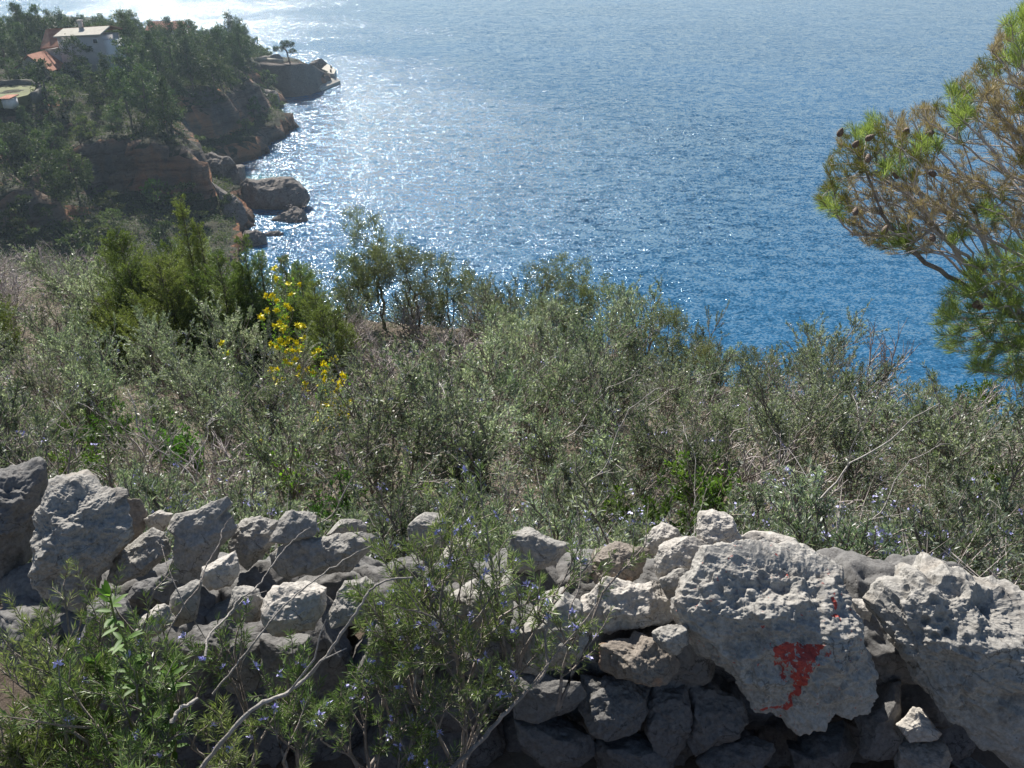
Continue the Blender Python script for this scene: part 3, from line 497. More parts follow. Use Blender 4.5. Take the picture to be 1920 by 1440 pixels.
# sea boulders off the headland (outlines in photo pixels, each at its own distance)
def sea_rock(ol, wz, th, seed, lb, name='boulder', sub=6, rg=.8, mat='sea_rock', cuts=9):
    p = np.array(ol, float); lowest = p[p[:, 1].argmax()]
    dep = dz_(lowest[0], lowest[1], wz) + 1.5
    return stone(name, ol, dep, th, M[mat], seed, sub, rg, .25, cuts, lb, 'boulder', 'boulders by the shore')
Z2 = lambda L: [(280 + x / 4.8, 160 + y / 4.8) for x, y in L]
sea_rock(Z2([(700, 760), (770, 700), (820, 690), (850, 710), (850, 800), (840, 900), (900, 940), (890, 1010), (800, 1010), (700, 980), (690, 880)]), 1.0, .7, 301, 'tall pale grey boulder standing at the shore above the dark rounded one')
sea_rock(Z2([(830, 900), (900, 850), (1000, 870), (1100, 850), (1180, 825), (1260, 840), (1340, 890), (1400, 950), (1420, 1020), (1380, 1080), (1280, 1100), (1180, 1140), (1080, 1180), (960, 1170), (850, 1110), (820, 1000)]), -.8, .75, 302, 'largest dark rounded boulder in the water with a pale vein', rg=.7)
sea_rock(Z2([(1090, 1215), (1200, 1150), (1300, 1090), (1370, 1120), (1410, 1180), (1435, 1250), (1300, 1275), (1150, 1265)]), -.5, .7, 303, 'low wedge-shaped boulder in the water beside the largest one')
sea_rock(Z2([(1030, 1340), (1080, 1310), (1160, 1310), (1205, 1330), (1160, 1380), (1080, 1400), (1035, 1380)]), -.3, .6, 304, 'small flat rock barely above the water')
sea_rock(Z2([(560, 870), (640, 920), (760, 970), (830, 1060), (870, 1150), (900, 1230), (850, 1290), (780, 1290), (700, 1200), (640, 1080), (600, 980)]), 1.0, .7, 305, 'reddish brown sloping shore rock left of the largest boulder', rg=.9)
sea_rock(Z2([(480, 600), (560, 590), (700, 650), (770, 710), (700, 760), (690, 880), (620, 900), (540, 860), (500, 750)]), 3.0, .6, 306, 'brown ridge rock running down to the tall pale boulder', rg=.9)
sea_rock(Z2([(310, 600), (330, 520), (400, 505), (440, 560), (440, 640), (400, 690), (340, 660)]), 7, .7, 307, 'hollow honeycombed rock at the end of the orange cliff', rg=1.3)
sea_rock(Z2([(990, 30), (1060, 20), (1130, 40), (1165, 110), (1150, 200), (1080, 245), (1030, 230), (1000, 150)]), .5, .7, 308, 'rounded shore rock at the foot of the pines by the jetty cove', rg=.9)
sea_rock(Z2([(960, 290), (1050, 260), (1160, 250), (1200, 280), (1225, 345), (1190, 380), (1100, 420), (1040, 400), (1000, 340)]), -.5, .7, 309, 'dark flat rock ledge jutting into the glittering water', rg=.9)
sea_rock(Z2([(860, 1310), (960, 1290), (1040, 1350), (1060, 1440), (900, 1460), (820, 1400)]), .2, .7, 310, 'pale rock at the waterline behind the juniper tops', rg=.9)

# ------------------------------------------------------------------ the air over the bay
def haze():
    m = bpy.data.materials.new('haze'); m.use_nodes = True; nt = m.node_tree; nt.nodes.clear()
    out = nt.nodes.new('ShaderNodeOutputMaterial'); v = nt.nodes.new('ShaderNodeVolumePrincipled'); v.inputs['Color'].default_value = (0.66, 0.84, 1.0, 1); v.inputs['Density'].default_value = HAZE; v.inputs['Anisotropy'].default_value = 0.3
    nt.links.new(v.outputs[0], out.inputs['Volume'])
    x0, x1, y0, y1, z0, z1 = -900, 900, -60, 1500, -9, 52
    V = [(x, y, z) for z in (z0, z1) for y in (y0, y1) for x in (x0, x1)]
    o = mesh('haze', V, np.array([(0, 2, 3, 1), (4, 5, 7, 6), (0, 1, 5, 4), (2, 6, 7, 3), (0, 4, 6, 2), (1, 3, 7, 5)]), m); o['kind'] = 'stuff'
HAZE = 0.00028
haze()

#PART2
# ------------------------------------------------------------------ plants: builders
def tubes(name, lines, mat, parent=None, sides=4):
    """lines: list of (pts (n,3), radii (n,)) joined into one mesh"""
    VV = []; FF = []; base = 0; ang = np.arange(sides) * 2 * math.pi / sides
    ca, sa = np.cos(ang), np.sin(ang)
    for pts, rad in lines:
        n = len(pts)
        if n < 2: continue
        d = nz(np.gradient(pts, axis=0)); ref = np.where(np.abs(d[:, 2:3]) > .9, np.array([[1., 0, 0]]), np.array([[0, 0, 1.]]))
        a = nz(np.cross(d, ref)); b = np.cross(d, a)
        ring = pts[:, None, :] + (a[:, None, :] * ca[None, :, None] + b[:, None, :] * sa[None, :, None]) * np.asarray(rad)[:, None, None]
        VV.append(ring.reshape(-1, 3)); i = base + np.arange(n * sides).reshape(n, sides); j = np.roll(i, -1, 1)
        FF.append(np.stack([i[:-1], j[:-1], j[1:], i[1:]], -1).reshape(-1, 4)); base += n * sides
    return mesh(name, np.concatenate(VV), np.concatenate(FF), mat, parent, smooth=True)
def leaf_geo(B, D, L, Wd, rs, droop=0.0):
    """rhombic blades: base points B, unit directions D, lengths L, widths Wd"""
    n = len(B); rnd = rs.normal(size=(n, 3)); s = nz(np.cross(D, rnd)) * (Wd / 2)[:, None]
    mid = B + D * (L * 0.45)[:, None]; tip = B + D * L[:, None]
    if droop: mid[:, 2] += L * droop * .4; tip[:, 2] -= L * droop
    V = np.stack([B, mid + s, tip, mid - s], 1).reshape(-1, 3); F = np.arange(n * 4).reshape(n, 4)
    return V, F
def leaves(name, B, D, L, Wd, mat, parent, rs, tint=None, droop=0.0):
    V, F = leaf_geo(B, D, L, Wd, rs, droop)
    if tint is None: tint = np.clip(rs.normal(.5, .25, len(B)), 0, 1)
    return mesh(name, V, F, mat, parent, tint=np.repeat(tint, 4))
def along(shoots, per_m, rs, spread=0.8, tipboost=True, minn=3):
    """leaf bases and directions around shoots"""
    B = []; D = []
    for pts in shoots:
        seg = np.linalg.norm(np.diff(pts, axis=0), axis=1); Ls = seg.sum(); n = max(minn, int(per_m * Ls))
        t = rs.uniform(0.0, 1.0, n) ** (0.8 if tipboost else 1); c = np.concatenate([[0], np.cumsum(seg)]) / Ls
        P = np.stack([np.interp(t, c, pts[:, k]) for k in range(3)], -1)
        ax = nz(pts[-1] - pts[0]); a = nz(rs.normal(size=(n, 3))); a = nz(a - (a @ ax)[:, None] * ax)
        B.append(P); D.append(nz(ax * (0.55 + 0.5 * t[:, None]) + a * spread))
    return np.concatenate(B), np.concatenate(D)
def grow(rs, p, d, L, r, lvl, P, out):
    n = max(4, int(L / P['seg'])); pts = [p]; st = L / n
    for k in range(n):
        d = d + rs.normal(size=3) * P['wob'] + np.array([0, 0, P['up']]); d /= math.sqrt(d @ d); p = p + d * st; pts.append(p)
    pts = np.array(pts); rad = np.linspace(r, r * 0.5, n + 1); out['lines'].append((pts, rad))
    if lvl >= P['lv']: out['shoots'].append(pts); return
    k = P['kids'][lvl]; k = rs.randint(int(k * .7), int(k * 1.3) + 1)
    for j in range(max(1, k)):
        t = rs.uniform(P.get('t0', .3), 1) if j else 1.0
        i = min(n - 1, int(t * n)); q = pts[i] + (pts[i + 1] - pts[i]) * (t * n - i) if i < n else pts[-1]
        dd = pts[min(i + 1, n)] - pts[i]; dd = dd / np.linalg.norm(dd); a = rs.normal(size=3); a -= (a @ dd) * dd; a /= np.linalg.norm(a)
        dn = dd * math.cos(P['ang']) + a * math.sin(P['ang']); dn[2] += P.get('rise', .25); dn /= np.linalg.norm(dn)
        grow(rs, q, dn, L * P['ratio'] * rs.uniform(.6, 1.15), max(r * 0.55, P['rmin']), lvl + 1, P, out)
def shrub_skeleton(seed, h, w, stems, P):
    rs = np.random.RandomState(seed); out = {'lines': [], 'shoots': []}
    for s in range(stems):
        az = rs.uniform(0, 2 * math.pi); lean = rs.uniform(0.05, 1) * w / h
        d = nz(np.array([math.cos(az) * lean, math.sin(az) * lean, 1.0])); p = np.array([rs.normal() * .04 * w, rs.normal() * .04 * w, -0.03])
        grow(rs, p, d, h * P.get('trunk', .55) * rs.uniform(.7, 1.15), P['r0'] * rs.uniform(.6, 1.1), 0, P, out)
    return out, rs
ROSE = dict(seg=.06, wob=.13, up=.05, lv=2, kids=(6, 6), ang=R(38), ratio=.52, rmin=.0012, r0=.011)
def rosemary(name, seed, h, w, stems, leaf, width, per_m, mat='rosemary', flowers=0, P=None, wood='bark', cat='shrub', separate=False):
    Q = dict(ROSE); Q.update(P or {}); sk, rs = shrub_skeleton(seed, h, w, stems, Q); root = empty(name); root['category'] = cat
    tubes('stems', sk['lines'], M[wood], root, 3)
    B, D = along(sk['shoots'], per_m * (1.0 if separate else 2.2), rs, .8)
    n = len(B); clump = np.repeat(0, n)
    t = np.clip(.5 + .35 * fbm(B * 3.0 + seed, 2) + rs.normal(0, .22, n), 0, 1)
    leaves('foliage', B, D, leaf * rs.uniform(.7, 1.2, n), np.full(n, width) * rs.uniform(.7, 1.2, n), M[mat], root, rs, t)
    if flowers:
        k = rs.choice(len(sk['shoots']), min(flowers, len(sk['shoots'])), replace=False)
        if separate:
            for i in k: flower_cluster('flower', sk['shoots'][i][-1 - rs.randint(0, 2)], .0085, M['violet'], root, rs, 9)
        else:
            Bf = np.concatenate([sk['shoots'][i][-2] + rs.normal(0, .010, (7, 3)) for i in k]); Df = nz(rs.normal(size=(len(Bf), 3)) + [0, 0, .5])
            leaves('blossom', Bf, Df, rs.uniform(.010, .018, len(Bf)), rs.uniform(.008, .013, len(Bf)), M['violet'], root, rs)['kind'] = 'stuff'
    return root
def flower_cluster(name, c, s, mat, parent, rs, n=9):
    B = c + rs.normal(0, s * .12, (n, 3)); D = nz(rs.normal(size=(n, 3)) + [0, -.3, .5])
    o = leaves(name, B, D, rs.uniform(.9, 1.7, n) * s, rs.uniform(.6, .9, n) * s, mat, parent, rs); return o
def colonize(rs, skel, targets, seg, wob=.15, root=None, pref=.25, curve=.35):
    """skel: list of (pts, r) polylines given by hand; every target is joined to the nearest node by a curved twig"""
    nodes = []; par = []; plen = []
    for pts, _ in skel:
        pts = np.array(pts, float); a = None
        if nodes: N = np.array(nodes); a = int(np.linalg.norm(N - pts[0], axis=1).argmin())
        for i in range(len(pts) - 1):
            m = max(1, int(np.linalg.norm(pts[i + 1] - pts[i]) / seg))
            for j in range(m):
                q = pts[i] + (pts[i + 1] - pts[i]) * j / m + (rs.normal(size=3) * seg * wob if (i or j) else 0)
                nodes.append(q); par.append(-1 if a is None else a); plen.append(0 if a is None else plen[a] + seg); a = len(nodes) - 1
        nodes.append(pts[-1]); par.append(a); plen.append(plen[a] + seg)
    nsk = len(nodes); N = np.zeros((len(nodes) + len(targets) * 60, 3)); N[:len(nodes)] = nodes; n = len(nodes); PL = np.zeros(len(N)); PL[:n] = plen; par = par + [0] * (len(N) - n)
    d0 = [np.linalg.norm(N[:nsk] - t, axis=1).min() for t in targets]; tips = []
    for ti in np.argsort(d0):
        T = targets[ti]; dd = np.linalg.norm(N[:n] - T, axis=1); i = int((dd + pref * PL[:n]).argmin()); D = dd[i]
        if D < seg * .5: continue
        m = max(2, min(58, int(D / seg))); g = N[i] - N[par[i]] if par[i] >= 0 else T - N[i]; g = g / (np.linalg.norm(g) + 1e-9) * D * curve
        prev = i
        for k in range(1, m + 1):
            t = k / m; q = (1 - t) ** 2 * N[i] + 2 * t * (1 - t) * (N[i] + g + (T - N[i]) * .25) + t * t * T
            if k < m: q = q + rs.normal(size=3) * seg * wob
            N[n] = q; par[n] = prev; PL[n] = PL[prev] + seg; prev = n; n += 1
        tips.append(prev)
    cnt = np.zeros(n, int)
    for t in tips:
        k = t
        while k >= 0: cnt[k] += 1; k = par[k]
    kids = [[] for _ in range(n)]
    for k in range(n):
        if par[k] >= 0: kids[par[k]].append(k)
    return N[:n], par[:n], cnt, kids, tips
def tree_lines(N, par, cnt, kids, rtip, pw, rmax):
    lines = []; rad = np.minimum(rmax, rtip * np.maximum(cnt, 1) ** pw)
    start = [k for k in range(len(N)) if par[k] < 0]; stack = [(s, None) for s in start]
    while stack:
        k, p = stack.pop(); ch = [] if p is None else [p]; idx = ch + [k]
        while kids[k]:
            ks = sorted(kids[k], key=lambda c: -cnt[c])
            for o in ks[1:]: stack.append((o, k))
            k = ks[0]; idx.append(k)
        if len(idx) > 1:
            r = rad[idx].copy()
            if p is not None: r[0] = r[1]
            lines.append((N[idx], r))
    return lines
def blob_points(rs, n, blobs, shell=.6):
    """points in a set of ellipsoids (cx,cy,cz,rx,ry,rz)"""
    b = np.array(blobs, float); w = (b[:, 3] * b[:, 4] * b[:, 5]) ** .7; k = rs.choice(len(b), n, p=w / w.sum())
    v = nz(rs.normal(size=(n, 3))) * (rs.uniform(shell ** 3, 1, n) ** (1 / 3))[:, None]
    return b[k, :3] + v * b[k, 3:]
def crown_tree(name, seed, trunk, blobs, ntips, seg, rtip, rmax, mat, leaf, width, per_tip, scatter, wood='dark_bark', cat='tree', pw=.5, tint_scale=1.0, droop=0, parts=('trunk', 'crown'), up=0.3, wob=.15, shell=.5):
    rs = np.random.RandomState(seed); T = blob_points(rs, ntips, blobs, shell)
    N, par, cnt, kids, tips = colonize(rs, trunk, T, seg, wob)
    root = empty(name); root['category'] = cat
    tubes(parts[0], tree_lines(N, par, cnt, kids, rtip, pw, rmax), M[wood], root, 4)
    B = np.repeat(N[tips], per_tip, 0) + rs.normal(size=(len(tips) * per_tip, 3)) * scatter
    ax = np.repeat(nz(N[tips] - N[[par[t] for t in tips]]), per_tip, 0); D = nz(ax * .6 + rs.normal(size=B.shape) * .6 + [0, 0, up])
    n = len(B); t = np.clip(.5 + .5 * fbm(B * tint_scale + seed, 2) + rs.normal(0, .2, n), 0, 1)
    leaves(parts[1], B, D, leaf * rs.uniform(.7, 1.25, n), width * rs.uniform(.7, 1.25, n), M[mat], root, rs, t, droop)
    return root

# ------------------------------------------------------------------ labels by where things stand
def pix(p):
    x, y, z = p[0], p[1], p[2] - H
    dep = y * math.cos(PITCH) - z * math.sin(PITCH); up = y * math.sin(PITCH) + z * math.cos(PITCH)
    return 960 + FPX * x / dep, 720 - FPX * up / dep
_W = ['', 'first', 'second', 'third', 'fourth', 'fifth', 'sixth', 'seventh', 'eighth', 'ninth', 'tenth', 'eleventh', 'twelfth', 'thirteenth', 'fourteenth', 'fifteenth', 'sixteenth', 'seventeenth', 'eighteenth', 'nineteenth']
def ordinal(i):
    n = i + 1
    if n == 1: return 'leftmost'
    if n < 20: w = _W[n]
    else: t, u = divmod(n, 10); w = (['', '', 'twentieth', 'thirtieth', 'fortieth', 'fiftieth', 'sixtieth', 'seventieth', 'eightieth', 'ninetieth', 'hundredth'][t] if u == 0 else ['', '', 'twenty', 'thirty', 'forty', 'fifty', 'sixty', 'seventy', 'eighty', 'ninety', 'hundred'][t] + '-' + _W[u])
    return w + ' from left'
ORD = ['leftmost', 'second from the left', 'third from the left', 'fourth from the left', 'fifth from the left', 'sixth from the left', 'seventh from the left', 'eighth from the left', 'ninth from the left', 'tenth from the left', 'eleventh from the left', 'twelfth from the left', 'thirteenth from the left', 'fourteenth from the left', 'fifteenth from the left', 'sixteenth from the left', 'seventeenth from the left', 'eighteenth from the left']
PENDING = []
def later(o, kind, zone, cat, group, px): PENDING.append((o, kind, zone, cat, group, px))
def flush_labels():
    g = {}
    for t in PENDING: g.setdefault((t[1], t[2]), []).append(t)
    for (kind, zone), L in g.items():
        L.sort(key=lambda t: t[5])
        for i, (o, k, z, cat, group, px) in enumerate(L):
            tag(o, f'{kind} {z}' if len(L) == 1 else f'{kind} {z}, {ordinal(i)}', cat, group)
    PENDING.clear()
COLS = [(-999, 130, 'at the left edge'), (130, 330, 'above the large left boulder'), (330, 520, 'left of the yellow broom'), (520, 680, 'below the yellow broom'), (680, 860, 'by the grey dead thicket'),
        (860, 1050, 'above the tall rosemary'), (1050, 1240, 'in the middle right'), (1240, 1420, 'above the painted boulder'), (1420, 1600, 'left of the bare red shrub'), (1600, 1760, 'above the pitted boulder'), (1760, 2999, 'under the big pine')]
def col_name(px):
    for a, b, n in COLS:
        if a <= px < b: return n
def row_name(py):
    return 'on the brow' if py < 560 else 'in the far row' if py < 650 else 'in the middle row' if py < 740 else 'halfway down' if py < 830 else 'in the near row' if py < 920 else 'just behind the wall'

# ------------------------------------------------------------------ scrub on the slope: prototypes
protos = {}
def P_(k, o): protos[k] = reg(o); return o
for i, (h, w, st, ll, lw, pm, fl) in enumerate([(.55, .40, 6, .024, .0042, 190, 22), (.65, .5, 7, .024, .0042, 180, 14), (.50, .45, 6, .023, .0042, 200, 30)]):
    P_(f'near{i}', rosemary('rosemary_shrub', 40 + i, h, w, st, ll, lw, pm, flowers=fl))
for i, (h, w, st, ll, lw, pm, fl) in enumerate([(.95, .62, 8, .030, .0075, 105, 14), (1.1, .6, 8, .030, .0075, 105, 0), (.85, .7, 9, .028, .0075, 110, 24), (1.2, .6, 7, .032, .008, 95, 6)]):
    P_(f'mid{i}', rosemary('rosemary_shrub', 50 + i, h, w, st, ll, lw, pm, flowers=fl, P=dict(kids=(6, 5))))
P_('bare0', rosemary('leggy_rosemary', 60, 1.0, .8, 7, .028, .007, 45, flowers=6, P=dict(kids=(5, 5), wob=.2)))
P_('bare1', rosemary('leggy_rosemary', 61, .8, .8, 7, .028, .007, 38, flowers=0, P=dict(kids=(5, 5), wob=.22), wood='dead_twig'))
P_('green0', rosemary('green_shrub', 62, .75, .5, 8, .034, .013, 85, mat='green', cat='shrub', P=dict(kids=(6, 5))))
P_('green1', rosemary('green_shrub', 63, .6, .55, 8, .03, .012, 90, mat='green', P=dict(kids=(6, 5))))
P_('russet0', rosemary('russet_shrub', 64, .85, .6, 7, .032, .012, 80, mat='russet', P=dict(kids=(6, 5), wob=.17)))
def dead(name, seed, h, w, st, kids=(6, 6), wood='dead_twig', r0=.014, wob=.2, ang=42):
    sk, rs = shrub_skeleton(seed, h, w, st, dict(ROSE, kids=kids, wob=wob, ang=R(ang), r0=r0, rmin=.0022, lv=2)); root = empty(name)
    n = len(sk['lines']); tubes('branches', sk['lines'][:], M[wood], root, 3); return root
P_('dead0', dead('dead_shrub', 70, .9, .8, 9)); P_('dead1', dead('dead_shrub', 71, .75, 1.0, 10, wob=.25))
def upright(name, seed, h, w, mat='olive', nb=14, tips=260, leaf=.04, width=.012, per=36):
    rs = np.random.RandomState(seed); bl = []
    for k in range(nb):
        a = rs.uniform(0, 6.28); r = rs.uniform(.15, 1) * w * .5; z = h * rs.uniform(.22, .92); bl.append((r * math.cos(a), r * math.sin(a), z, w * .19, w * .19, h * .16))
    bl.append((0, 0, h * .9, w * .16, w * .16, h * .12))
    tr = [([(0, 0, -.1), (w * .05, 0, h * .25), (w * .02, w * .05, h * .5)], .02), ([(0, 0, -.05), (-w * .15, w * .05, h * .3), (-w * .2, w * .1, h * .5)], .02)]
    return crown_tree(name, seed, tr, bl, tips, .07, .0016, .022, mat, leaf, width, per, .035, up=.7, parts=('trunk', 'crown'), cat='tree', shell=.1, tint_scale=3, wob=.2)
P_('tall0', upright('treelike_shrub', 80, 1.7, .8)); P_('tall1', upright('treelike_shrub', 81, 1.5, 1.0, nb=15, tips=280)); P_('tall2', upright('treelike_shrub', 82, 1.3, 1.1, nb=16, tips=280))
for k, o in protos.items(): o.location = (0, 0, -50)
USED = set()
def put(key, x, y, s=1.0, rz=None, sink=.04, z=None, rs=random, tilt=None):
    p = protos[key]
    o = p if key not in USED else copy_tree(p)
    USED.add(key)
    zz = gz(x, y) if z is None else z
    o.location = (x, y, zz - sink); o.rotation_euler = (0, 0, rs.uniform(0, 6.28) if rz is None else rz); o.scale = (s, s, s)
    if tilt: o.rotation_euler = (tilt[0], tilt[1], o.rotation_euler[2])
    return o
random.seed(11); rsS = np.random.RandomState(11)
KINDS = {'near': 'grey-green rosemary shrub', 'mid': 'grey-green rosemary shrub', 'bare': 'leggy rosemary shrub', 'green': 'bright green shrub', 'russet': 'reddish green shrub', 'dead': 'dead grey shrub', 'tall': 'treelike olive shrub'}
def scrub_at(key, x, y, s, **k):
    o = put(key, x, y, s, **k); b = key.rstrip('0123456789')
    px, py = pix((x, y, gz(x, y) + .5 * s)); nm = KINDS[b]
    if b in ('near', 'mid') : nm = 'pale-flowered rosemary shrub' if key in ('near0', 'near2', 'mid0', 'mid2') else nm
    later(o, nm, f'{row_name(py)} {col_name(px)}', 'shrub' if b != 'tall' else 'tree', {'near': 'rosemary shrubs on the slope', 'mid': 'rosemary shrubs on the slope', 'bare': 'leggy shrubs on the slope', 'green': 'green shrubs on the slope', 'russet': 'reddish shrubs on the slope', 'dead': 'dead shrubs on the slope', 'tall': 'treelike shrubs on the brow'}[b], px)
    return o
pts = []
def free(x, y, r): return all((x - a) ** 2 + (y - b) ** 2 > r * r for a, b in pts)
cnt_s = 0
edge_x = [-30, -14, -5, 0, 3.2, 5.5, 9, 14, 30]; edge_y = [22, 20, 16.5, 15, 12.0, 10.5, 9.6, 9.4, 11]
for tries in range(9000):
    y = 2.3 + 20 * rsS.uniform() ** 1.35; half = .72 * y + .9; x = rsS.uniform(-half, half)
    if y > np.interp(x, edge_x, edge_y) + 1.0: continue
    r = .28 + .052 * y
    if not free(x, y, r): continue
    px, py = pix((x, y, gz(x, y) + .4))
    # the dead thicket left of centre, and bare gaps with litter
    key = None; u = rsS.uniform(); n = fbm(np.array([[x * .35, y * .35, 2.]]), 2)[0]
    if 640 < px < 860 and 540 < py < 760: key = 'dead%d' % rsS.randint(2) if u < .7 else 'bare1'
    elif px < 240 and py < 560: key = 'dead%d' % rsS.randint(2) if u < .8 else 'bare0'
    elif 860 < px < 1010 and 580 < py < 720 and u < .45: key = 'dead%d' % rsS.randint(2)
    elif y < 3.6: key = 'near%d' % rsS.randint(3)
    elif u < .14: key = 'dead%d' % rsS.randint(2)
    elif u < .36: key = 'bare%d' % rsS.randint(2)
    elif n > .22 and u < .62: key = 'green%d' % rsS.randint(2)
    elif px > 1600 and 640 < py < 760 and u < .6: key = 'russet0'
    elif y < 4.6: key = 'near%d' % rsS.randint(3)
    else: key = 'mid%d' % rsS.randint(4)
    s = rsS.uniform(.9, 1.3) * (1.15 + .03 * max(0, y - 8) if y > 6 else .85 + .05 * y)
    if 380 < px < 700 and y > 9: s *= .9
    pts.append((x, y)); scrub_at(key, x, y, s); cnt_s += 1
    if cnt_s >= 290: break
print('scrub', cnt_s, 'max y', max(p[1] for p in pts))
# treelike shrubs that stand out on the brow: (px, base y distance, height m)
for px, yy, s, key in [(722, 15.2, 1.45, 'tall0'), (785, 15.0, 1.2, 'tall1'), (845, 14.6, 1.05, 'tall0'), (655, 15.0, 1.1, 'tall1'), (1018, 13.8, 1.05, 'tall0'), (1088, 13.4, 1.1, 'tall0'), (1250, 11.6, .85, 'tall1'), (1180, 12.2, .6, 'tall2'), (1320, 11.2, .65, 'tall2'), (1400, 10.8, .6, 'tall1'), (560, 15.6, .9, 'tall2'), (930, 14.2, .7, 'tall2'), (1740, 9.6, .6, 'tall2')]:
    x = (px - 960) / FPX * (yy * math.cos(PITCH) + (H - gz(0, yy)) * math.sin(PITCH)); scrub_at(key, x, yy, s)
flush_labels()
for k in list(protos):
    if k not in USED: print('unused', k); [bpy.data.objects.remove(c) for c in KIDS[protos[k].name]]; bpy.data.objects.remove(protos[k])

# undergrowth: dry twigs, stalks and low sprigs nobody could count
rsu = np.random.RandomState(3); n = 33000
yy = 2.2 + 19 * rsu.uniform(size=n) ** 1.2; xx = rsu.uniform(-1, 1, n) * (.92 * yy + 1.4)
ok = yy < np.interp(xx, edge_x, edge_y) + 1.5; xx, yy = xx[ok], yy[ok]; n = len(xx); zz = gzs(xx, yy)
B = np.stack([xx, yy, zz], -1); D = nz(rsu.normal(size=(n, 3)) * [.8, .8, .3] + [0, 0, .65]); L = rsu.uniform(.12, .5, n)
tag(leaves('dry_undergrowth', B, D, L, np.full(n, .006), M['dead_twig'], None, rsu), 'tangle of dry grey twigs and stalks under the scrub', 'undergrowth', kind='stuff')
k = 30; c = rsu.choice(n, 12500, replace=False); SC = np.repeat(.8 + B[c][:, 1] / 14, k); B2 = np.repeat(B[c] + [0, 0, .12], k, 0) + rsu.normal(size=(12500 * k, 3)) * [.09, .09, .10] * SC[:, None]; D2 = nz(rsu.normal(size=B2.shape) + [0, 0, .8])
tag(leaves('low_scrub', B2, D2, rsu.uniform(.02, .036, len(B2)) * SC, rsu.uniform(.005, .010, len(B2)) * SC, M['rosemary'], None, rsu), 'low grey-green sprigs filling the ground between the shrubs', 'ground cover', kind='stuff')

# bleached dead branches lying over the scrub
def branch(name, seed, L, r, kids=(4, 3), wob=.16, up=.0, mat='dead_wood'):
    rs = np.random.RandomState(seed); out = {'lines': [], 'shoots': []}
    grow(rs, np.zeros(3), nz(np.array([1, 0, .35])), L, r, 0, dict(seg=.06, wob=wob, up=up, lv=2, kids=kids, ang=R(40), ratio=.45, rmin=.002, rise=.1), out)
    return tubes(name, out['lines'], M[mat], None, 5)
bp = [branch('dead_branch', 90 + i, l, r) for i, (l, r) in enumerate([(.8, .006), (.6, .005), (.9, .007)])]; bu = set()
for i, (px, yy, s, rz, lb) in enumerate([(1000, 6.0, 1.2, .6, 'bleached forked branch arching up in the middle of the scrub'), (850, 5.2, 1.1, 2.3, 'bleached branch leaning left below the grey dead thicket'), (900, 5.0, 1.2, 1.9, 'pale twisted branch standing in the centre of the slope'), (1060, 4.3, 1.0, .5, 'pale dry branch leaning right above the tall rosemary'),
     (1290, 4.2, .8, 1.2, 'thin white branch above the bright white stone'), (1420, 3.0, .9, .3, 'long grey branch curving behind the painted boulder'), (1560, 3.2, .7, .5, 'grey branch slanting up between the two huge boulders'), (1700, 3.3, .5, .8, 'dark slanting branch behind the pitted boulder'),
     (1640, 6.0, .9, 1.6, 'short pale stump branch in the scrub on the right'), (430, 4.2, 1.0, 2.6, 'pale branch left of the yellow broom leaves'), (330, 5.0, 1.0, 1.0, 'curved dark-tipped branch above the pointed slab'), (700, 4.6, .9, .4, 'grey branch right of the bright green broom leaves'),
     (560, 3.2, .8, .2, 'grey branch low behind the lumpy stones'), (160, 5.4, 1.0, 1.8, 'pale branch above the large left boulder'), (1150, 7.6, 1.1, .2, 'arched bleached branch with upright prongs near the brow'), (1230, 9.0, .9, 1.3, 'upright pale prong near the brow right of centre'), (780, 8.5, 1.2, 2.0, 'grey limb in the dead thicket'), (960, 8.4, 1.1, 1.0, 'slender pale branch near the brow in the centre'),
     (1480, 4.6, .8, 2.2, 'white forked twig left of the dark-stemmed shrub'), (1850, 3.1, .45, 1.0, 'grey twig at the right edge behind the pitted boulder')]):
    x = (px - 960) / FPX * (yy * math.cos(PITCH) + (H - gz(0, yy)) * math.sin(PITCH)); p = bp[i % 3]; o = p if i % 3 not in bu else p.copy()
    if i % 3 in bu: col.objects.link(o)
    bu.add(i % 3); o.location = (x, yy, gz(x, yy) + .25); o.rotation_euler = (rsu.uniform(-.3, .3), -rsu.uniform(.2, .9), rz); o.scale = (s,) * 3; tag(o, lb, 'branch', 'bleached branches in the scrub')

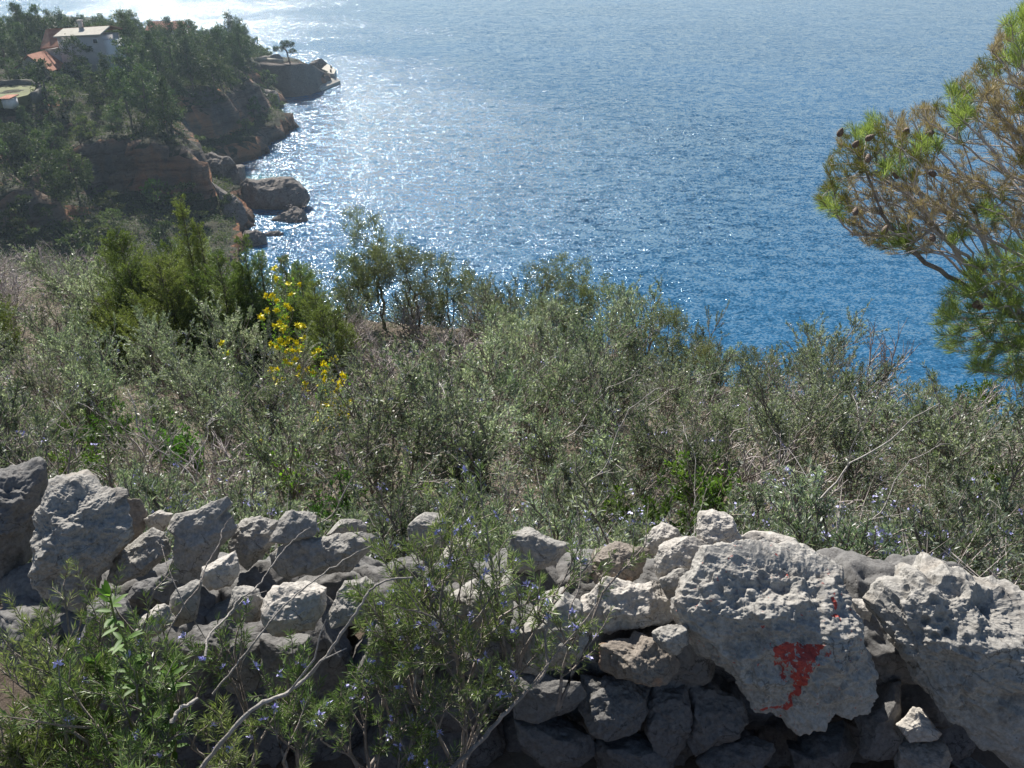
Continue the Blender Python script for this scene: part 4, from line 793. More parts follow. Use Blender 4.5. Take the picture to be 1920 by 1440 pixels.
# ------------------------------------------------------------------ junipers
def juniper(name, seed, h, w, label, x, y, spires, mat='juniper', sink=.3):
    """feathery conical evergreen: several leaning spires, each with rising branchlets set with short needles"""
    rs = np.random.RandomState(seed); root = empty(name); lines = []; SB = []; SD = []; h *= .86; w *= 1.35
    for s in range(spires):
        a = rs.uniform(0, 6.28); hh = h * (1 if s == 0 else rs.uniform(.5, .92)); r = w * .45 * (0 if s == 0 else rs.uniform(.4, 1))
        top = np.array([r * math.cos(a), r * math.sin(a), hh]); t = np.linspace(0, 1, 14)[:, None]; ax = np.array([[0, 0, -.2]]) * (1 - t) + top * t + np.stack([np.sin(t[:, 0] * 3.1) * r * .35 * math.cos(a), np.sin(t[:, 0] * 3.1) * r * .35 * math.sin(a), t[:, 0] * 0], -1)
        lines.append((ax, np.linspace(.03, .004, 14)))
        nb = int(70 * hh)
        for k in range(nb):
            u = rs.uniform(.10, 1.0); q = np.array([np.interp(u, t[:, 0], ax[:, j]) for j in range(3)]); az = rs.uniform(0, 6.28)
            L = w * .42 * (1 - u) ** .7 * rs.uniform(.6, 1.1) / (1 if s == 0 else 1.25) + .10; d = nz(np.array([math.cos(az), math.sin(az), rs.uniform(.5, 1.0)])); m = 6; tt = np.linspace(0, 1, m)[:, None]
            br = q + d * L * tt + np.array([0, 0, .25 * L]) * tt ** 2 + rs.normal(size=(m, 3)) * .01; lines.append((br, np.linspace(.005, .0015, m)))
            nn = int(95 * L) + 8; v = rs.uniform(.15, 1, nn) ** .8; b = np.stack([np.interp(v, tt[:, 0], br[:, j]) for j in range(3)], -1); side = nz(rs.normal(size=(nn, 3)))
            for c_ in range(2):     # short side sprays
                SB.append(b + side * rs.uniform(0, .06, (nn, 1)) * (1.3 - v[:, None]) + rs.normal(size=(nn, 3)) * .008); SD.append(nz(d * .9 + side * .6 + rs.normal(size=(nn, 3)) * .3 + [0, 0, .35]))
    B = np.concatenate(SB); D = np.concatenate(SD); n = len(B)
    tubes('trunk', lines, M['dark_bark'], root, 3)
    leaves('crown', B, D, rs.uniform(.025, .05, n), rs.uniform(.007, .012, n), M[mat], root, rs, np.clip(.5 + .4 * fbm(B * 3, 2) + rs.normal(0, .2, n), 0, 1))
    root.location = (x, y, gz(x, y) - sink); tag(root, label, 'juniper', 'junipers on the left brow'); return root
def xat(px, y, z=None): z = gz(0, y) if z is None else z; return (px - 960) / FPX * (y * math.cos(PITCH) + (H - z) * math.sin(PITCH))
JUN = [(392, 14.0, 3.6, .6, 2, 'tallest feathery juniper with a thin leaning tip, against the sea boulders'), (275, 13.5, 2.9, 1.9, 8, 'broad feathery juniper left of the tallest one'), (340, 12.6, 2.6, 1.9, 8, 'full juniper in front of the tallest one'), (492, 13.2, 2.9, .9, 3, 'slender dark juniper left of the yellow broom'), (445, 12.8, 2.6, 1.4, 6, 'medium juniper between the tallest and the slender one'),
       (555, 14.0, 2.3, .8, 3, 'small pointed juniper behind the yellow flowers'), (612, 11.2, 2.3, 1.0, 5, 'dense rounded dark juniper right of the yellow flowers'), (6, 13.0, 2.6, 1.0, 4, 'juniper cut by the left edge of the picture'), (585, 12.8, 2.4, 1.0, 4, 'dark juniper behind the dense rounded one'), (230, 12.5, 1.8, 1.0, 4, 'low juniper at the left end of the juniper group')]
for i, (px, y, h, w, sp, lb) in enumerate(JUN): juniper('juniper', 200 + i, h, w, lb, xat(px, y), y, sp)

# ------------------------------------------------------------------ yellow-flowered broom
def broom(label, px, y, h, w, seed, nfl, stems=6):
    sk, rs = shrub_skeleton(seed, h, w, stems, dict(ROSE, kids=(5, 4), wob=.14, r0=.008, ratio=.45)); root = empty('yellow_broom'); tubes('stems', sk['lines'], M['bark'], root, 3)
    B, D = along(sk['shoots'], 70, rs, .9); n = len(B); leaves('foliage', B, D, rs.uniform(.022, .04, n), rs.uniform(.012, .018, n), M['broom'], root, rs)
    top = sorted(range(len(sk['shoots'])), key=lambda i: -sk['shoots'][i][-1][2])[:nfl * 2]
    for i in rs.permutation(top)[:nfl]: flower_cluster('flower', sk['shoots'][i][-1], .038, M['yellow'], root, rs, 18)
    x = xat(px, y); root.location = (x, y, gz(x, y) - .03); tag(root, label, 'broom', 'yellow flowering broom'); return root
broom('tall spindly broom with bright yellow flowers before the junipers', 580, 9.2, 2.1, .16, 401, 60, 5)
broom('lower broom with yellow flowers leaning right below the tall one', 625, 7.4, 1.25, .22, 402, 40, 6)
broom('fresh bright green broom almost without flowers near the wall', 545, 4.9, .8, .6, 403, 1, 9)

# ------------------------------------------------------------------ bare reddish shrub on the right brow
o = dead('bare_shrub', 75, 1.35, .9, 4, kids=(7, 6), wob=.16, ang=38); y = 9.8; x = xat(1600, y, 38.6); o.location = (x, y, gz(x, y) + .1); o.scale = (1.25, 1.25, 1.6); tag(o, 'tall leafless reddish grey shrub rising against the sea on the right brow', 'shrub')
o = dead('bare_shrub', 76, 1.5, 1.5, 10, kids=(6, 6), wob=.2); y = 17.5; x = xat(130, y); o.location = (x, y, gz(x, y)); tag(o, 'wide bare grey thicket at the upper left against the dark headland', 'shrub')
o = dead('bare_shrub', 77, 1.5, 1.5, 10, kids=(6, 6), wob=.2); y = 18.5; x = xat(40, y); o.location = (x, y, gz(x, y)); tag(o, 'bare grey thicket in the upper left corner of the brow', 'shrub')
# slender twig with dry seed heads seen against the sea boulders
rs = np.random.RandomState(9); tw = []; p0 = at_y(500, 560, 10.5); pts_ = [at_y(505 + k * 9 + rs.normal() * 2, 560 - k * 26, 10.5 + rs.normal() * .03) for k in range(8)]; tw.append((np.array(pts_), np.linspace(.005, .002, 8)))
for k in range(3, 8):
    for s in (-1, 1): a = np.array(pts_[k]); tw.append((np.array([a, a + [s * .07, 0, .06], a + [s * .10, 0, .13]]), np.array([.002, .0015, .001])))
r0 = empty('dry_flower_stalk', pts_[0]); sh = lambda L: [(p - pts_[0], r) for p, r in L]; tubes('stalk', sh(tw), M['dead_twig'], r0, 3)
Bq = np.concatenate([t[0][-1] - pts_[0] + rs.normal(size=(5, 3)) * .012 for t in tw[1:]]); leaves('seed_heads', Bq, nz(rs.normal(size=Bq.shape)), np.full(len(Bq), .03), np.full(len(Bq), .016), M['pine_bark'], r0, rs)
tag(r0, 'thin dry flower stalk with pinkish seed heads in front of the sea boulders', 'stalk')

# ------------------------------------------------------------------ foreground plants before the wall
NEAR = dict(seg=.035, wob=.10, up=.05, lv=2, kids=(5, 5), ang=R(34), ratio=.50, rmin=.0011, r0=.0065, t0=.35)
def near_rose(label, px, py, y, h, w, stems, seed, fl, per_m=420, kids=(5, 5), tilt=(0, 0), zbase=None, lean=None):
    """px,py: where the middle of the bush top is seen; y: its distance"""
    r = rosemary('rosemary_bush', seed, h, w, stems, .022, .0021, per_m * 1.15, mat='rosemary_near', flowers=fl, P=dict(NEAR, kids=kids), separate=True)
    t = at_y(px, py, y); r.location = (t[0], t[1], t[2] - h * .82); r.rotation_euler = (tilt[0], tilt[1], seed); tag(r, label, 'rosemary', 'rosemary bushes in front of the wall'); return r
near_rose('tall blue-flowered rosemary before the middle of the wall, right half', 960, 950, 1.42, .72, .20, 4, 501, 24, kids=(6, 5))
near_rose('tall blue-flowered rosemary before the middle of the wall, left half', 770, 990, 1.38, .66, .17, 4, 502, 18, kids=(6, 5))
near_rose('slim rosemary stem standing just right of the flowering clump', 1055, 1030, 1.42, .62, .12, 2, 503, 6, kids=(6, 4))
near_rose('low leafy rosemary at the bottom, left of the flowering clump', 660, 1230, 1.25, .45, .22, 5, 504, 14, per_m=480)
near_rose('bushy rosemary at the bottom edge under the wide flat slab', 520, 1270, 1.20, .42, .26, 5, 505, 8, per_m=480)
near_rose('rosemary with upright shoots before the pointed slab', 400, 1090, 1.30, .5, .10, 2, 506, 3, per_m=400)
near_rose('rosemary bush in the lower left corner', 60, 1190, 1.18, .50, .30, 7, 507, 3, per_m=520)
near_rose('rosemary bush between the corner bush and the lance-leaved plant', 230, 1240, 1.12, .42, .28, 7, 508, 5, per_m=520)
near_rose('single thin rosemary shoot before the gap under the large left boulder', 262, 1080, 1.36, .55, .05, 2, 509, 0, per_m=400, kids=(3, 3))
near_rose('thin rosemary shoot before the left boulder', 70, 1110, 1.30, .5, .10, 3, 510, 0, per_m=420, kids=(4, 4))
near_rose('low rosemary at the bottom centre with pale blue flowers', 740, 1330, 1.15, .36, .2, 5, 511, 10, per_m=480)
near_rose('blurry dense rosemary at the bottom left edge', 130, 1350, 1.0, .35, .3, 7, 512, 2, per_m=480)
near_rose('leafy rosemary filling the lower left corner of the picture', 20, 1290, 1.05, .45, .3, 7, 514, 3, per_m=520)
near_rose('rosemary bush reaching up before the foot of the large left boulder', 150, 1200, 1.22, .5, .26, 7, 515, 2, per_m=500)
near_rose('rosemary filling the middle of the flowering clump', 850, 985, 1.40, .68, .20, 4, 516, 14, kids=(6, 5))
near_rose('leafy rosemary at the bottom of the flowering clump', 850, 1220, 1.25, .5, .2, 5, 517, 8)
near_rose('rosemary between the flowering clump and the tilted wedge stone', 715, 1060, 1.36, .6, .14, 4, 518, 8)
near_rose('low dark rosemary behind the long grey branch', 400, 1330, 1.12, .38, .25, 6, 513, 6, per_m=480)

def lance(label, px, py, y, h, seed):
    rs = np.random.RandomState(seed); root = empty('lance_leaved_plant'); t = at_y(px, py, y); root.location = (t[0], t[1], t[2] - h); lines = []; BB = []; DD = []; LL = []
    specs = [((0, 0), h, 0), ((.10, -.03), h * .66, 1), ((-.09, .02), h * .58, 1), ((.05, .05), h * .5, 1), ((-.14, -.02), h * .42, 1)]
    for (dx, dy), hh, side in specs:
        m = 12; u = np.linspace(0, 1, m)[:, None]; ax = np.array([[0, 0, -.15]]) * (1 - u) + np.array([[dx, dy, hh]]) * u + rs.normal(size=(m, 3)) * .003; lines.append((ax, np.linspace(.005, .0018, m)))
        nl = int(115 * hh); v = rs.uniform(.35, 1, nl); v[-6:] = rs.uniform(.95, 1, 6); b = np.stack([np.interp(v, u[:, 0], ax[:, j]) for j in range(3)], -1); az = rs.uniform(0, 6.28, nl); el = .35 + 1.1 * (v > .96)
        BB.append(b); DD.append(nz(np.stack([np.cos(az), np.sin(az), el], -1))); LL.append(rs.uniform(.035, .058, nl) * (1.05 - .3 * v))
    B = np.concatenate(BB); D = np.concatenate(DD); L = np.concatenate(LL); n = len(B); s = nz(np.cross(D, np.array([0, 0, 1.]))) ; up = np.cross(s, D); w = .0055
    P0 = B; P1 = B + D * (L * .35)[:, None]; P2 = B + D * (L * .7)[:, None] - up * 0; P2[:, 2] -= L * .05; P3 = B + D * L[:, None]; P3[:, 2] -= L * .18
    V = np.stack([P0, P1 + s * w, P1 + up * -.0015, P1 - s * w, P2 + s * w * .8, P2 + up * -.0012, P2 - s * w * .8, P3], 1).reshape(-1, 3); i = np.arange(n)[:, None] * 8
    Q = np.concatenate([i + [1, 4, 5, 2], i + [2, 5, 6, 3]]); T = np.concatenate([i + [0, 1, 2], i + [0, 2, 3], i + [4, 7, 5], i + [5, 7, 6]])
    tubes('stems', lines, M['green_stem'], root, 5); mesh('foliage', V, [Q, T], M['lance'], root, smooth=True, tint=np.repeat(np.clip(rs.normal(.5, .2, n), 0, 1), 8)); tag(root, label, 'plant'); return root
M['green_stem'] = plain('green_stem', (0.14, 0.17, 0.05), .6)
M['lance'] = leaf_mat('lance_leaf', (0.05, 0.12, 0.02), (0.10, 0.21, 0.035), (0.18, 0.32, 0.07), 0.45, 0.5, 0.35, .1)
lance('fresh green lance-leaved plant standing before the wall at lower left', 205, 1120, 1.18, .46, 601)

M['grey_wood'] = plain('weathered_grey_wood', (0.30, 0.275, 0.25), 0.75, 0.4, 25, 0.4, 150)
# bare grey branches in front of the wall: traced as real curved limbs at their own distance
def limb(label, path, r0, r1, twigs=(), mat='grey_wood', name='bare_branch'):
    P = [at_y(px, py, y) for px, py, y in path]; o0 = P[0]; P = np.array(P); r0 *= .58; r1 *= .62; 
    t = np.arange(len(P)); tt = np.linspace(0, len(P) - 1, len(P) * 5)
    C = np.stack([np.interp(tt, t, P[:, k]) for k in range(3)], -1)
    for _ in range(3): C[1:-1] = (C[:-2] + C[1:-1] * 2 + C[2:]) / 4
    C += np.random.RandomState(len(label)).normal(size=C.shape) * .0012
    lines = [(C - o0, np.linspace(r0, r1, len(C)) * (1 + .15 * np.sin(np.arange(len(C)) * 1.7)))]
    for tp in twigs:
        Q = np.array([at_y(*q) for q in tp]); lines.append((Q - o0, np.linspace(r1 * 1.3, r1 * .5, len(Q))))
    o = tubes(name, lines, M[mat], None, 7); o.location = o0; tag(o, label, 'branch', 'bare branches before the wall'); return o
limb('long pale grey branch rising from the bottom edge to the right', [(370, 1450, 1.02), (420, 1385, 1.05), (480, 1320, 1.08), (540, 1300, 1.12), (575, 1270, 1.15), (620, 1220, 1.18), (660, 1160, 1.2), (690, 1110, 1.22), (720, 1087, 1.24), (775, 1082, 1.26)], .0085, .003, [[(575, 1270, 1.15), (600, 1240, 1.16), (650, 1215, 1.17)], [(540, 1300, 1.12), (590, 1235, 1.14), (600, 1190, 1.16), (612, 1160, 1.17)]])
limb('grey branch sloping up across the wall to the wide slab', [(400, 1300, 1.2), (440, 1250, 1.24), (480, 1200, 1.28), (520, 1150, 1.33), (560, 1110, 1.37), (620, 1065, 1.42), (700, 1020, 1.47)], .0042, .0022, [[(480, 1200, 1.28), (455, 1240, 1.27), (450, 1262, 1.27)]])
limb('dark forked twig before the pointed slab', [(308, 1240, 1.25), (312, 1190, 1.28), (345, 1135, 1.33), (375, 1100, 1.37), (385, 1060, 1.42), (412, 1020, 1.46), (420, 985, 1.5), (440, 962, 1.52)], .0036, .002, [[(345, 1135, 1.33), (325, 1090, 1.36), (310, 1050, 1.4), (302, 1020, 1.44)], [(345, 1135, 1.33), (372, 1175, 1.34), (395, 1215, 1.34)]], 'bark')
limb('pale double twig crossing the second course', [(385, 1230, 1.2), (390, 1190, 1.25), (430, 1155, 1.32), (445, 1125, 1.36), (480, 1105, 1.4), (510, 1060, 1.46), (545, 1015, 1.52), (580, 990, 1.55)], .0045, .002, [[(430, 1155, 1.32), (460, 1120, 1.38), (500, 1108, 1.42)]])
limb('short thick cut branch among the lower left rosemary', [(322, 1355, 1.05), (335, 1330, 1.07), (370, 1312, 1.1)], .0075, .0055)
limb('dark thick trunk leaning right under the flowering rosemary', [(840, 1450, 1.12), (890, 1400, 1.16), (935, 1350, 1.2), (985, 1300, 1.24), (1030, 1255, 1.28), (1020, 1200, 1.32), (1030, 1160, 1.35), (1040, 1110, 1.38)], .010, .003, [[(985, 1300, 1.24), (1040, 1230, 1.28), (1100, 1160, 1.34), (1120, 1130, 1.36)]], 'bark')
limb('thin twig leaning right at the top right of the flowering rosemary', [(1065, 1160, 1.34), (1090, 1090, 1.4), (1088, 1030, 1.46), (1085, 980, 1.5), (1080, 930, 1.55)], .003, .0015, [], 'bark')

# ------------------------------------------------------------------ the big pine on the right
def big_pine():
    rs = np.random.RandomState(31); d = 5.2
    def q(px, py, dd=0): return at_d(px, py, d + dd)
    trunk = [q(2330, 1100, .3), q(2300, 800, .2), q(2270, 500, .1), q(2240, 250), q(2230, 0), q(2215, -250)]
    base = trunk[0].copy(); gx, gy = base[0], base[1]; trunk = [np.array([gx + .1, gy, gz(gx, gy) - .2])] + trunk[1:]
    sk = [(trunk, .1), ([q(2245, 300), q(2080, 350, -.1), q(1920, 352, -.1), q(1860, 362, -.1), q(1795, 392, -.1), q(1745, 428, -.15), q(1690, 440, -.2), q(1640, 425, -.2)], .03), ([q(2240, 250), q(2080, 310, .1), q(1920, 340, .1), q(1850, 345, .15), q(1790, 330, .15), q(1740, 305, .1), q(1690, 290, .1), q(1640, 300, 0), q(1590, 335, 0)], .03),
          ([q(2230, 60), q(2080, 160, .3), q(1960, 200, .3), q(1880, 215, .3), q(1800, 230, .3)], .02), ([q(2260, 420), q(2100, 480, .1), q(1960, 545, .1), q(1880, 580, .1), q(1810, 600, .0)], .02), ([q(2225, -60), q(2080, 20, .4), q(1960, 60, .3), q(1900, 90, .3)], .02), ([q(2260, 420), q(2120, 400, -.2), q(1980, 410, -.3), q(1900, 425, -.3), q(1840, 450, -.3)], .015)]
    A = [(1530, 375), (1545, 315), (1580, 245), (1650, 215), (1740, 195), (1800, 150), (1860, 90), (1880, 45), (1915, 10), (2000, -30), (2060, 100), (2060, 440), (1900, 430), (1800, 452), (1720, 478), (1660, 480), (1600, 440), (1555, 410)]
    Bp = [(1748, 590), (1800, 505), (1850, 470), (1950, 440), (2060, 450), (2060, 760), (1920, 715), (1830, 700), (1765, 645)]
    T = []; dry = []
    for pg, n, x0, x1, y0, y1 in ((A, 1800, 1520, 2060, -30, 490), (Bp, 620, 1740, 2060, 440, 760)):
        k = 0
        while k < n:
            px, py = rs.uniform(x0, x1), rs.uniform(y0, y1)
            if in_poly(pg, np.array([px]), np.array([py]))[0]:
                v = vnoise(np.array([[px / 70., py / 55., 3.]]))[0]
                if pg is A and 1750 < px < 1900 and 240 < py < 330 and rs.uniform() < .5: continue
                dd = rs.uniform(-.55, .6) * (.5 if px < 1650 else 1)
                T.append(q(px, py, dd)); k += 1
                gr = vnoise(np.array([[px / 60., py / 45., 8.]]))[0]
                dry.append(.12 if pg is Bp else (.1 if (gr > .42) or (px > 1880 and py < 120) else .85 if gr < -.05 else .5))
    T = np.array(T); N, par, cnt, kids, tips = colonize(rs, sk, T, .07, .12, pref=.75, curve=.10)
    root = empty('pine_tree', trunk[0]); o0 = trunk[0]
    lines = tree_lines(N, par, cnt, kids, .0019, .43, .10); lines = [(p - o0, r) for p, r in lines]
    tubes('trunk', lines[:1], M['bark'], root, 10); tubes('branches', lines[1:], M['pine_bark'], root, 5)
    tn = N[tips]; ax = nz(N[tips] - N[[par[t] for t in tips]]); Dm = np.array([dry[int(np.linalg.norm(T - p, axis=1).argmin())] for p in tn])
    for nm, sel, mt, per, ln in (('green_needles', Dm < .3, 'pine_green', 60, .085), ('dry_needles', Dm > .7, 'pine_dry', 50, .050), ('sparse_needles', (Dm > .3) & (Dm < .7), 'olive_needle', 45, .058)):
        P = tn[sel]; A_ = ax[sel]; n = len(P) * per; A2 = nz(A_ + [0, 0, .45]); along_ = rs.uniform(-.07, .01, (n, 1)); B = np.repeat(P, per, 0) + np.repeat(A_, per, 0) * along_; D = nz(np.repeat(A2, per, 0) * .9 + nz(rs.normal(size=(n, 3))) * .62)
        leaves(nm, B - o0, D, ln * rs.uniform(.7, 1.15, n), np.full(n, .0026), M[mt], root, rs)
    for px, py in [(1576, 248), (1631, 258), (1628, 296), (1605, 270), (1604, 396), (1748, 325), (1680, 328), (1660, 430), (1830, 570), (1838, 575), (1748, 445), (1700, 245), (1745, 250)]:
        V, F = ICO[3]; u = V[:, 2]; r_ = (1 - u ** 2) ** .5 * (1.05 - .35 * u); az = np.arctan2(V[:, 1], V[:, 0]); sc = 1 + .13 * np.sign(np.sin(az * 7 + u * 14)) * np.abs(np.sin(az * 7 + u * 14)) ** .5
        W = np.stack([np.cos(az) * r_ * .015 * sc, np.sin(az) * r_ * .015 * sc, u * .028], -1)
        c = mesh('cone', W, F, M['cone'], root); c.location = Vector(q(px, py, -.45) - o0); c.rotation_euler = (rs.uniform(-1, 1), rs.uniform(-1, 1), rs.uniform(0, 6))
    tag(root, 'large pine reaching in from the right with browned and green boughs and cones', 'tree')
M['olive_needle'] = leaf_mat('yellowing_needle', (0.07, 0.09, 0.02), (0.14, 0.14, 0.04), (0.24, 0.17, 0.08), 0.3, 0.45, 0.3, 0.1)
big_pine()
# ------------------------------------------------------------------ the headland: pines, scrub, houses, sea wall
def box(V, F, c, s, rz=0.0):
    i = len(V); x, y, z = s[0] / 2, s[1] / 2, s[2] / 2; ca, sa = math.cos(rz), math.sin(rz)
    for a, b, d in [(-x, -y, -z), (x, -y, -z), (x, y, -z), (-x, y, -z), (-x, -y, z), (x, -y, z), (x, y, z), (-x, y, z)]: V.append((c[0] + a * ca - b * sa, c[1] + a * sa + b * ca, c[2] + d))
    F += [(i, i + 3, i + 2, i + 1), (i + 4, i + 5, i + 6, i + 7), (i, i + 1, i + 5, i + 4), (i + 1, i + 2, i + 6, i + 5), (i + 2, i + 3, i + 7, i + 6), (i + 3, i, i + 4, i + 7)]
def boxes(name, L, mat, parent=None):
    V = []; F = []
    for b in L: box(V, F, *b)
    return mesh(name, V, np.array(F), mat, parent)
def poly_slab(name, top, thick, mat, parent=None):
    """prism below a (possibly sloping) top polygon"""
    top = np.array(top, float); n = len(top); V = np.concatenate([top, top - [0, 0, thick]]); me = bpy.data.meshes.new(name)
    F = [tuple(range(n)), tuple(range(2 * n - 1, n - 1, -1))] + [(k, k + n, (k + 1) % n + n, (k + 1) % n) for k in range(n)]
    me.from_pydata([tuple(v) for v in V], [], F); me.materials.append(mat); me.validate(); return link(bpy.data.objects.new(name, me), parent)
M['plaster'] = plain('pale_plaster', (0.50, 0.46, 0.44), .85, .08, .8)
M['plaster_white'] = plain('white_plaster', (0.78, 0.78, 0.77), .8, .05, .8)
M['concrete'] = plain('pale_concrete', (0.42, 0.39, 0.33), .9, .15, 1.2, .4, 8)
M['pane'] = plain('window_glass', (0.03, 0.04, 0.05), .12, .1)
M['lawn'] = plain('lawn_grass', (0.12, 0.13, 0.045), .9, .4, .8)
def tile_mat():
    m, nt, nd, lk, b = new_mat('terracotta_tiles'); co = nd.new('ShaderNodeTexCoord'); w = nd.new('ShaderNodeTexWave'); w.inputs['Scale'].default_value = 2.2; w.inputs['Distortion'].default_value = .6; lk.new(co.outputs['Object'], w.inputs['Vector'])
    n = tex_noise(nd, lk, co.outputs['Object'], 1.4, 5); r = ramp(nd, [(.3, (.36, .13, .075)), (.7, (.55, .25, .15))]); lk.new(n.outputs[0], r.inputs[0]); lk.new(r.outputs[0], b.inputs['Base Color']); b.inputs['Roughness'].default_value = .85
    bp = nd.new('ShaderNodeBump'); bp.inputs['Distance'].default_value = .05; lk.new(w.outputs[0], bp.inputs['Height']); lk.new(bp.outputs[0], b.inputs['Normal']); return m
M['tiles'] = tile_mat()

def house_main():
    O = at_z(204, 137, 17.8); rz = R(-4); root = empty('house', (O[0], O[1], 17.2), rz)
    # local frame: x to the right, y away; O is the near right corner of the main block
    W = 8.6; Dp = 7.0; Hh = 7.2
    wall = boxes('wall', [((-W / 2, Dp / 2, Hh / 2 - 1), (W, Dp, Hh + 2 - .4), 0)], M['plaster'], root)
    poly_slab('roof', [(-W - .4, -.4, Hh - .1), (.2, -.4, Hh + .35), (.2, Dp * .55, Hh + 1.35), (-W - .4, Dp * .55, Hh + .9)], .22, M['concrete'], root)
    rf = poly_slab('roof', [(-W - 3.6, Dp * .5, Hh + .75), (.5, Dp * .56, Hh + 1.42), (.7, Dp + .6, Hh + .5), (-W - 3.8, Dp + .6, Hh - .2)], .2, M['tiles'], root); rf['label'] = 'terracotta tiled rear roof pitch'
    rf = poly_slab('roof', [(-W - 4.2, .6, Hh - 2.4), (-W - .1, .5, Hh - 1.9), (-W - .1, Dp * .52, Hh + .78), (-W - 4.0, Dp * .52, Hh + .62)], .2, M['tiles'], root); rf['label'] = 'terracotta side roof pitch'
    boxes('wall', [((-W - 1.9, Dp / 2 + .6, 2.0), (3.6, Dp - 1.4, 5.2), 0)], M['plaster'], root)
    boxes('chimney', [((-W * .62, Dp * .5, Hh + 1.6), (.7, .6, 1.3), 0), ((-W * .62, Dp * .5, Hh + 2.3), (.95, .85, .14), 0)], M['plaster'], root)
    # white stair tower and balcony on the right
    boxes('tower', [((.95, 2.6, Hh / 2 - 1.3), (1.85, 4.0, Hh + .8), 0)], M['plaster_white'], root)
    b = boxes('balcony', [((.3, -.75, 1.0), (3.2, 1.45, .16), 0)] + [((-1.2 + .3 * k, -1.42, 1.55), (.05, .05, .95), 0) for k in range(11)] + [((.3, -1.42, 2.05), (3.2, .07, .07), 0)], M['plaster_white'], root)
    for (x, z, w, h) in [(-.9, 2.2, .9, 2.0), (-1.2, 6.3, .8, .7)]:
        f = boxes('window', [((x, -.03, z), (w + .2, .06, h + .2), 0)], M['plaster_white'], root); boxes('pane', [((x, -.075, z), (w, .03, h), 0)], M['pane'], f)
    tag(root, 'tall pale house with a flat-edged roof, white stair tower and terracotta tiles among pines', 'house')
    # lower wing with gabled roof
    Q = at_z(60, 138, 18.3); r2 = empty('gabled_outbuilding', (Q[0], Q[1], 18.0), R(-4))
    me = [(-3.6, 0, -1), (3.4, 0, -1), (3.4, 0, 1.1), (.3, 0, 3.4), (-3.6, 0, .6), (-3.6, 5, -1), (3.4, 5, -1), (3.4, 5, 1.1), (.3, 5, 3.4), (-3.6, 5, .6)]
    m_ = bpy.data.meshes.new('wall'); m_.from_pydata(me, [], [(0, 1, 2, 3, 4), (9, 8, 7, 6, 5), (0, 5, 6, 1), (1, 6, 7, 2), (0, 4, 9, 5), (2, 7, 8, 3), (3, 8, 9, 4)]); m_.materials.append(M['plaster']); link(bpy.data.objects.new('wall', m_), r2)
    poly_slab('roof', [(-4.3, -.5, .28), (.3, -.5, 3.66), (.3, 5.4, 3.66), (-4.3, 5.4, .28)], .16, M['tiles'], r2)
    poly_slab('roof', [(.31, -.5, 3.66), (4.1, -.5, .83), (4.1, 5.4, .83), (.31, 5.4, 3.66)], .16, M['tiles'], r2)
    tag(r2, 'low gabled building with a terracotta roof left of the tall pale house', 'building')
    T = at_z(214, 116, 19.6); r3 = empty('terrace_canopy', (T[0], T[1], 19.2), R(-4)); poly_slab('canopy', [(-1.6, -1.3, 1.75), (1.5, -1.3, 2.15), (1.9, 1.4, 2.5), (-1.6, 1.4, 2.15)], .1, M['plaster_white'], r3)
    for x, y in ((-1.4, -1.1), (1.3, -1.1), (1.6, 1.2), (-1.4, 1.2)): boxes('post', [((x, y, .55), (.12, .12, 3.0), 0)], M['plaster_white'], r3)
    boxes('floor', [((0, 0, -1.0), (3.6, 3.2, .3), 0)], M['concrete'], r3)
    tag(r3, 'small white terrace canopy on posts right of the tall pale house', 'canopy')
    return O
HO = house_main()
def far_house():
    Q = at_z(312, 66, 17.0); root = empty('house', (Q[0], Q[1], 15.6), R(6))
    boxes('wall', [((0, 2.5, .9), (8.6, 5, 3.8), 0)], M['plaster'], root)
    poly_slab('roof', [(-4.9, -.5, 2.7), (4.9, -.5, 2.7), (4.3, 2.5, 4.5), (-4.3, 2.5, 4.5)], .18, M['tiles'], root); poly_slab('roof', [(-4.3, 2.51, 4.5), (4.3, 2.51, 4.5), (4.9, 5.5, 2.7), (-4.9, 5.5, 2.7)], .18, M['tiles'], root)
    f = boxes('window', [((-2.2, -.03, 1.4), (1.2, .06, 1.2), 0)], M['plaster_white'], root); boxes('pane', [((-2.2, -.07, 1.4), (1.0, .03, 1.0), 0)], M['pane'], f)
    tag(root, 'distant house with a terracotta roof half hidden behind pine crowns', 'house'); return Q
HF = far_house()
# garden wall, lawn, shed
M['garden_stone'] = stone_mat('garden_wall_stone', (.16, .15, .13), (.09, .085, .08), (.24, .22, .19), scale=.8, bdist=.1)
arc = [at_z(px, py, 19.3) for px, py in [(-60, 158), (-20, 154), (0, 152), (35, 149), (62, 150), (74, 156), (76, 163), (68, 170), (58, 174)]]; arc = np.array(arc)
V = []; F = []
for k, p in enumerate(arc):
    d = nz(arc[min(k + 1, len(arc) - 1)] - arc[max(k - 1, 0)]); nrm = np.array([-d[1], d[0], 0]) * .22
    for q, z in ((p + nrm, 19.3), (p - nrm, 19.3), (p - nrm, 17.6), (p + nrm, 17.6)): V.append((q[0], q[1], z))
    if k: a = 4 * (k - 1); b = 4 * k; F += [(a, b, b + 1, a + 1), (a + 1, b + 1, b + 2, a + 2), (a + 3, b + 3, b, a), (a + 2, b + 2, b + 3, a + 3)]
F += [(0, 1, 2, 3), (4 * len(arc) - 1, 4 * len(arc) - 2, 4 * len(arc) - 3, 4 * len(arc) - 4)]
tag(mesh('garden_wall', V, np.array(F), M['garden_stone']), 'curved pale garden wall round a small lawn below the houses', 'wall')
lp = [at_z(px, py, 18.5) for px, py in [(-60, 162), (0, 156), (50, 155), (68, 161), (66, 168), (52, 178), (20, 186), (-60, 186)]]
poly_slab('lawn', lp, 1.4, M['lawn'])['kind'] = 'structure'
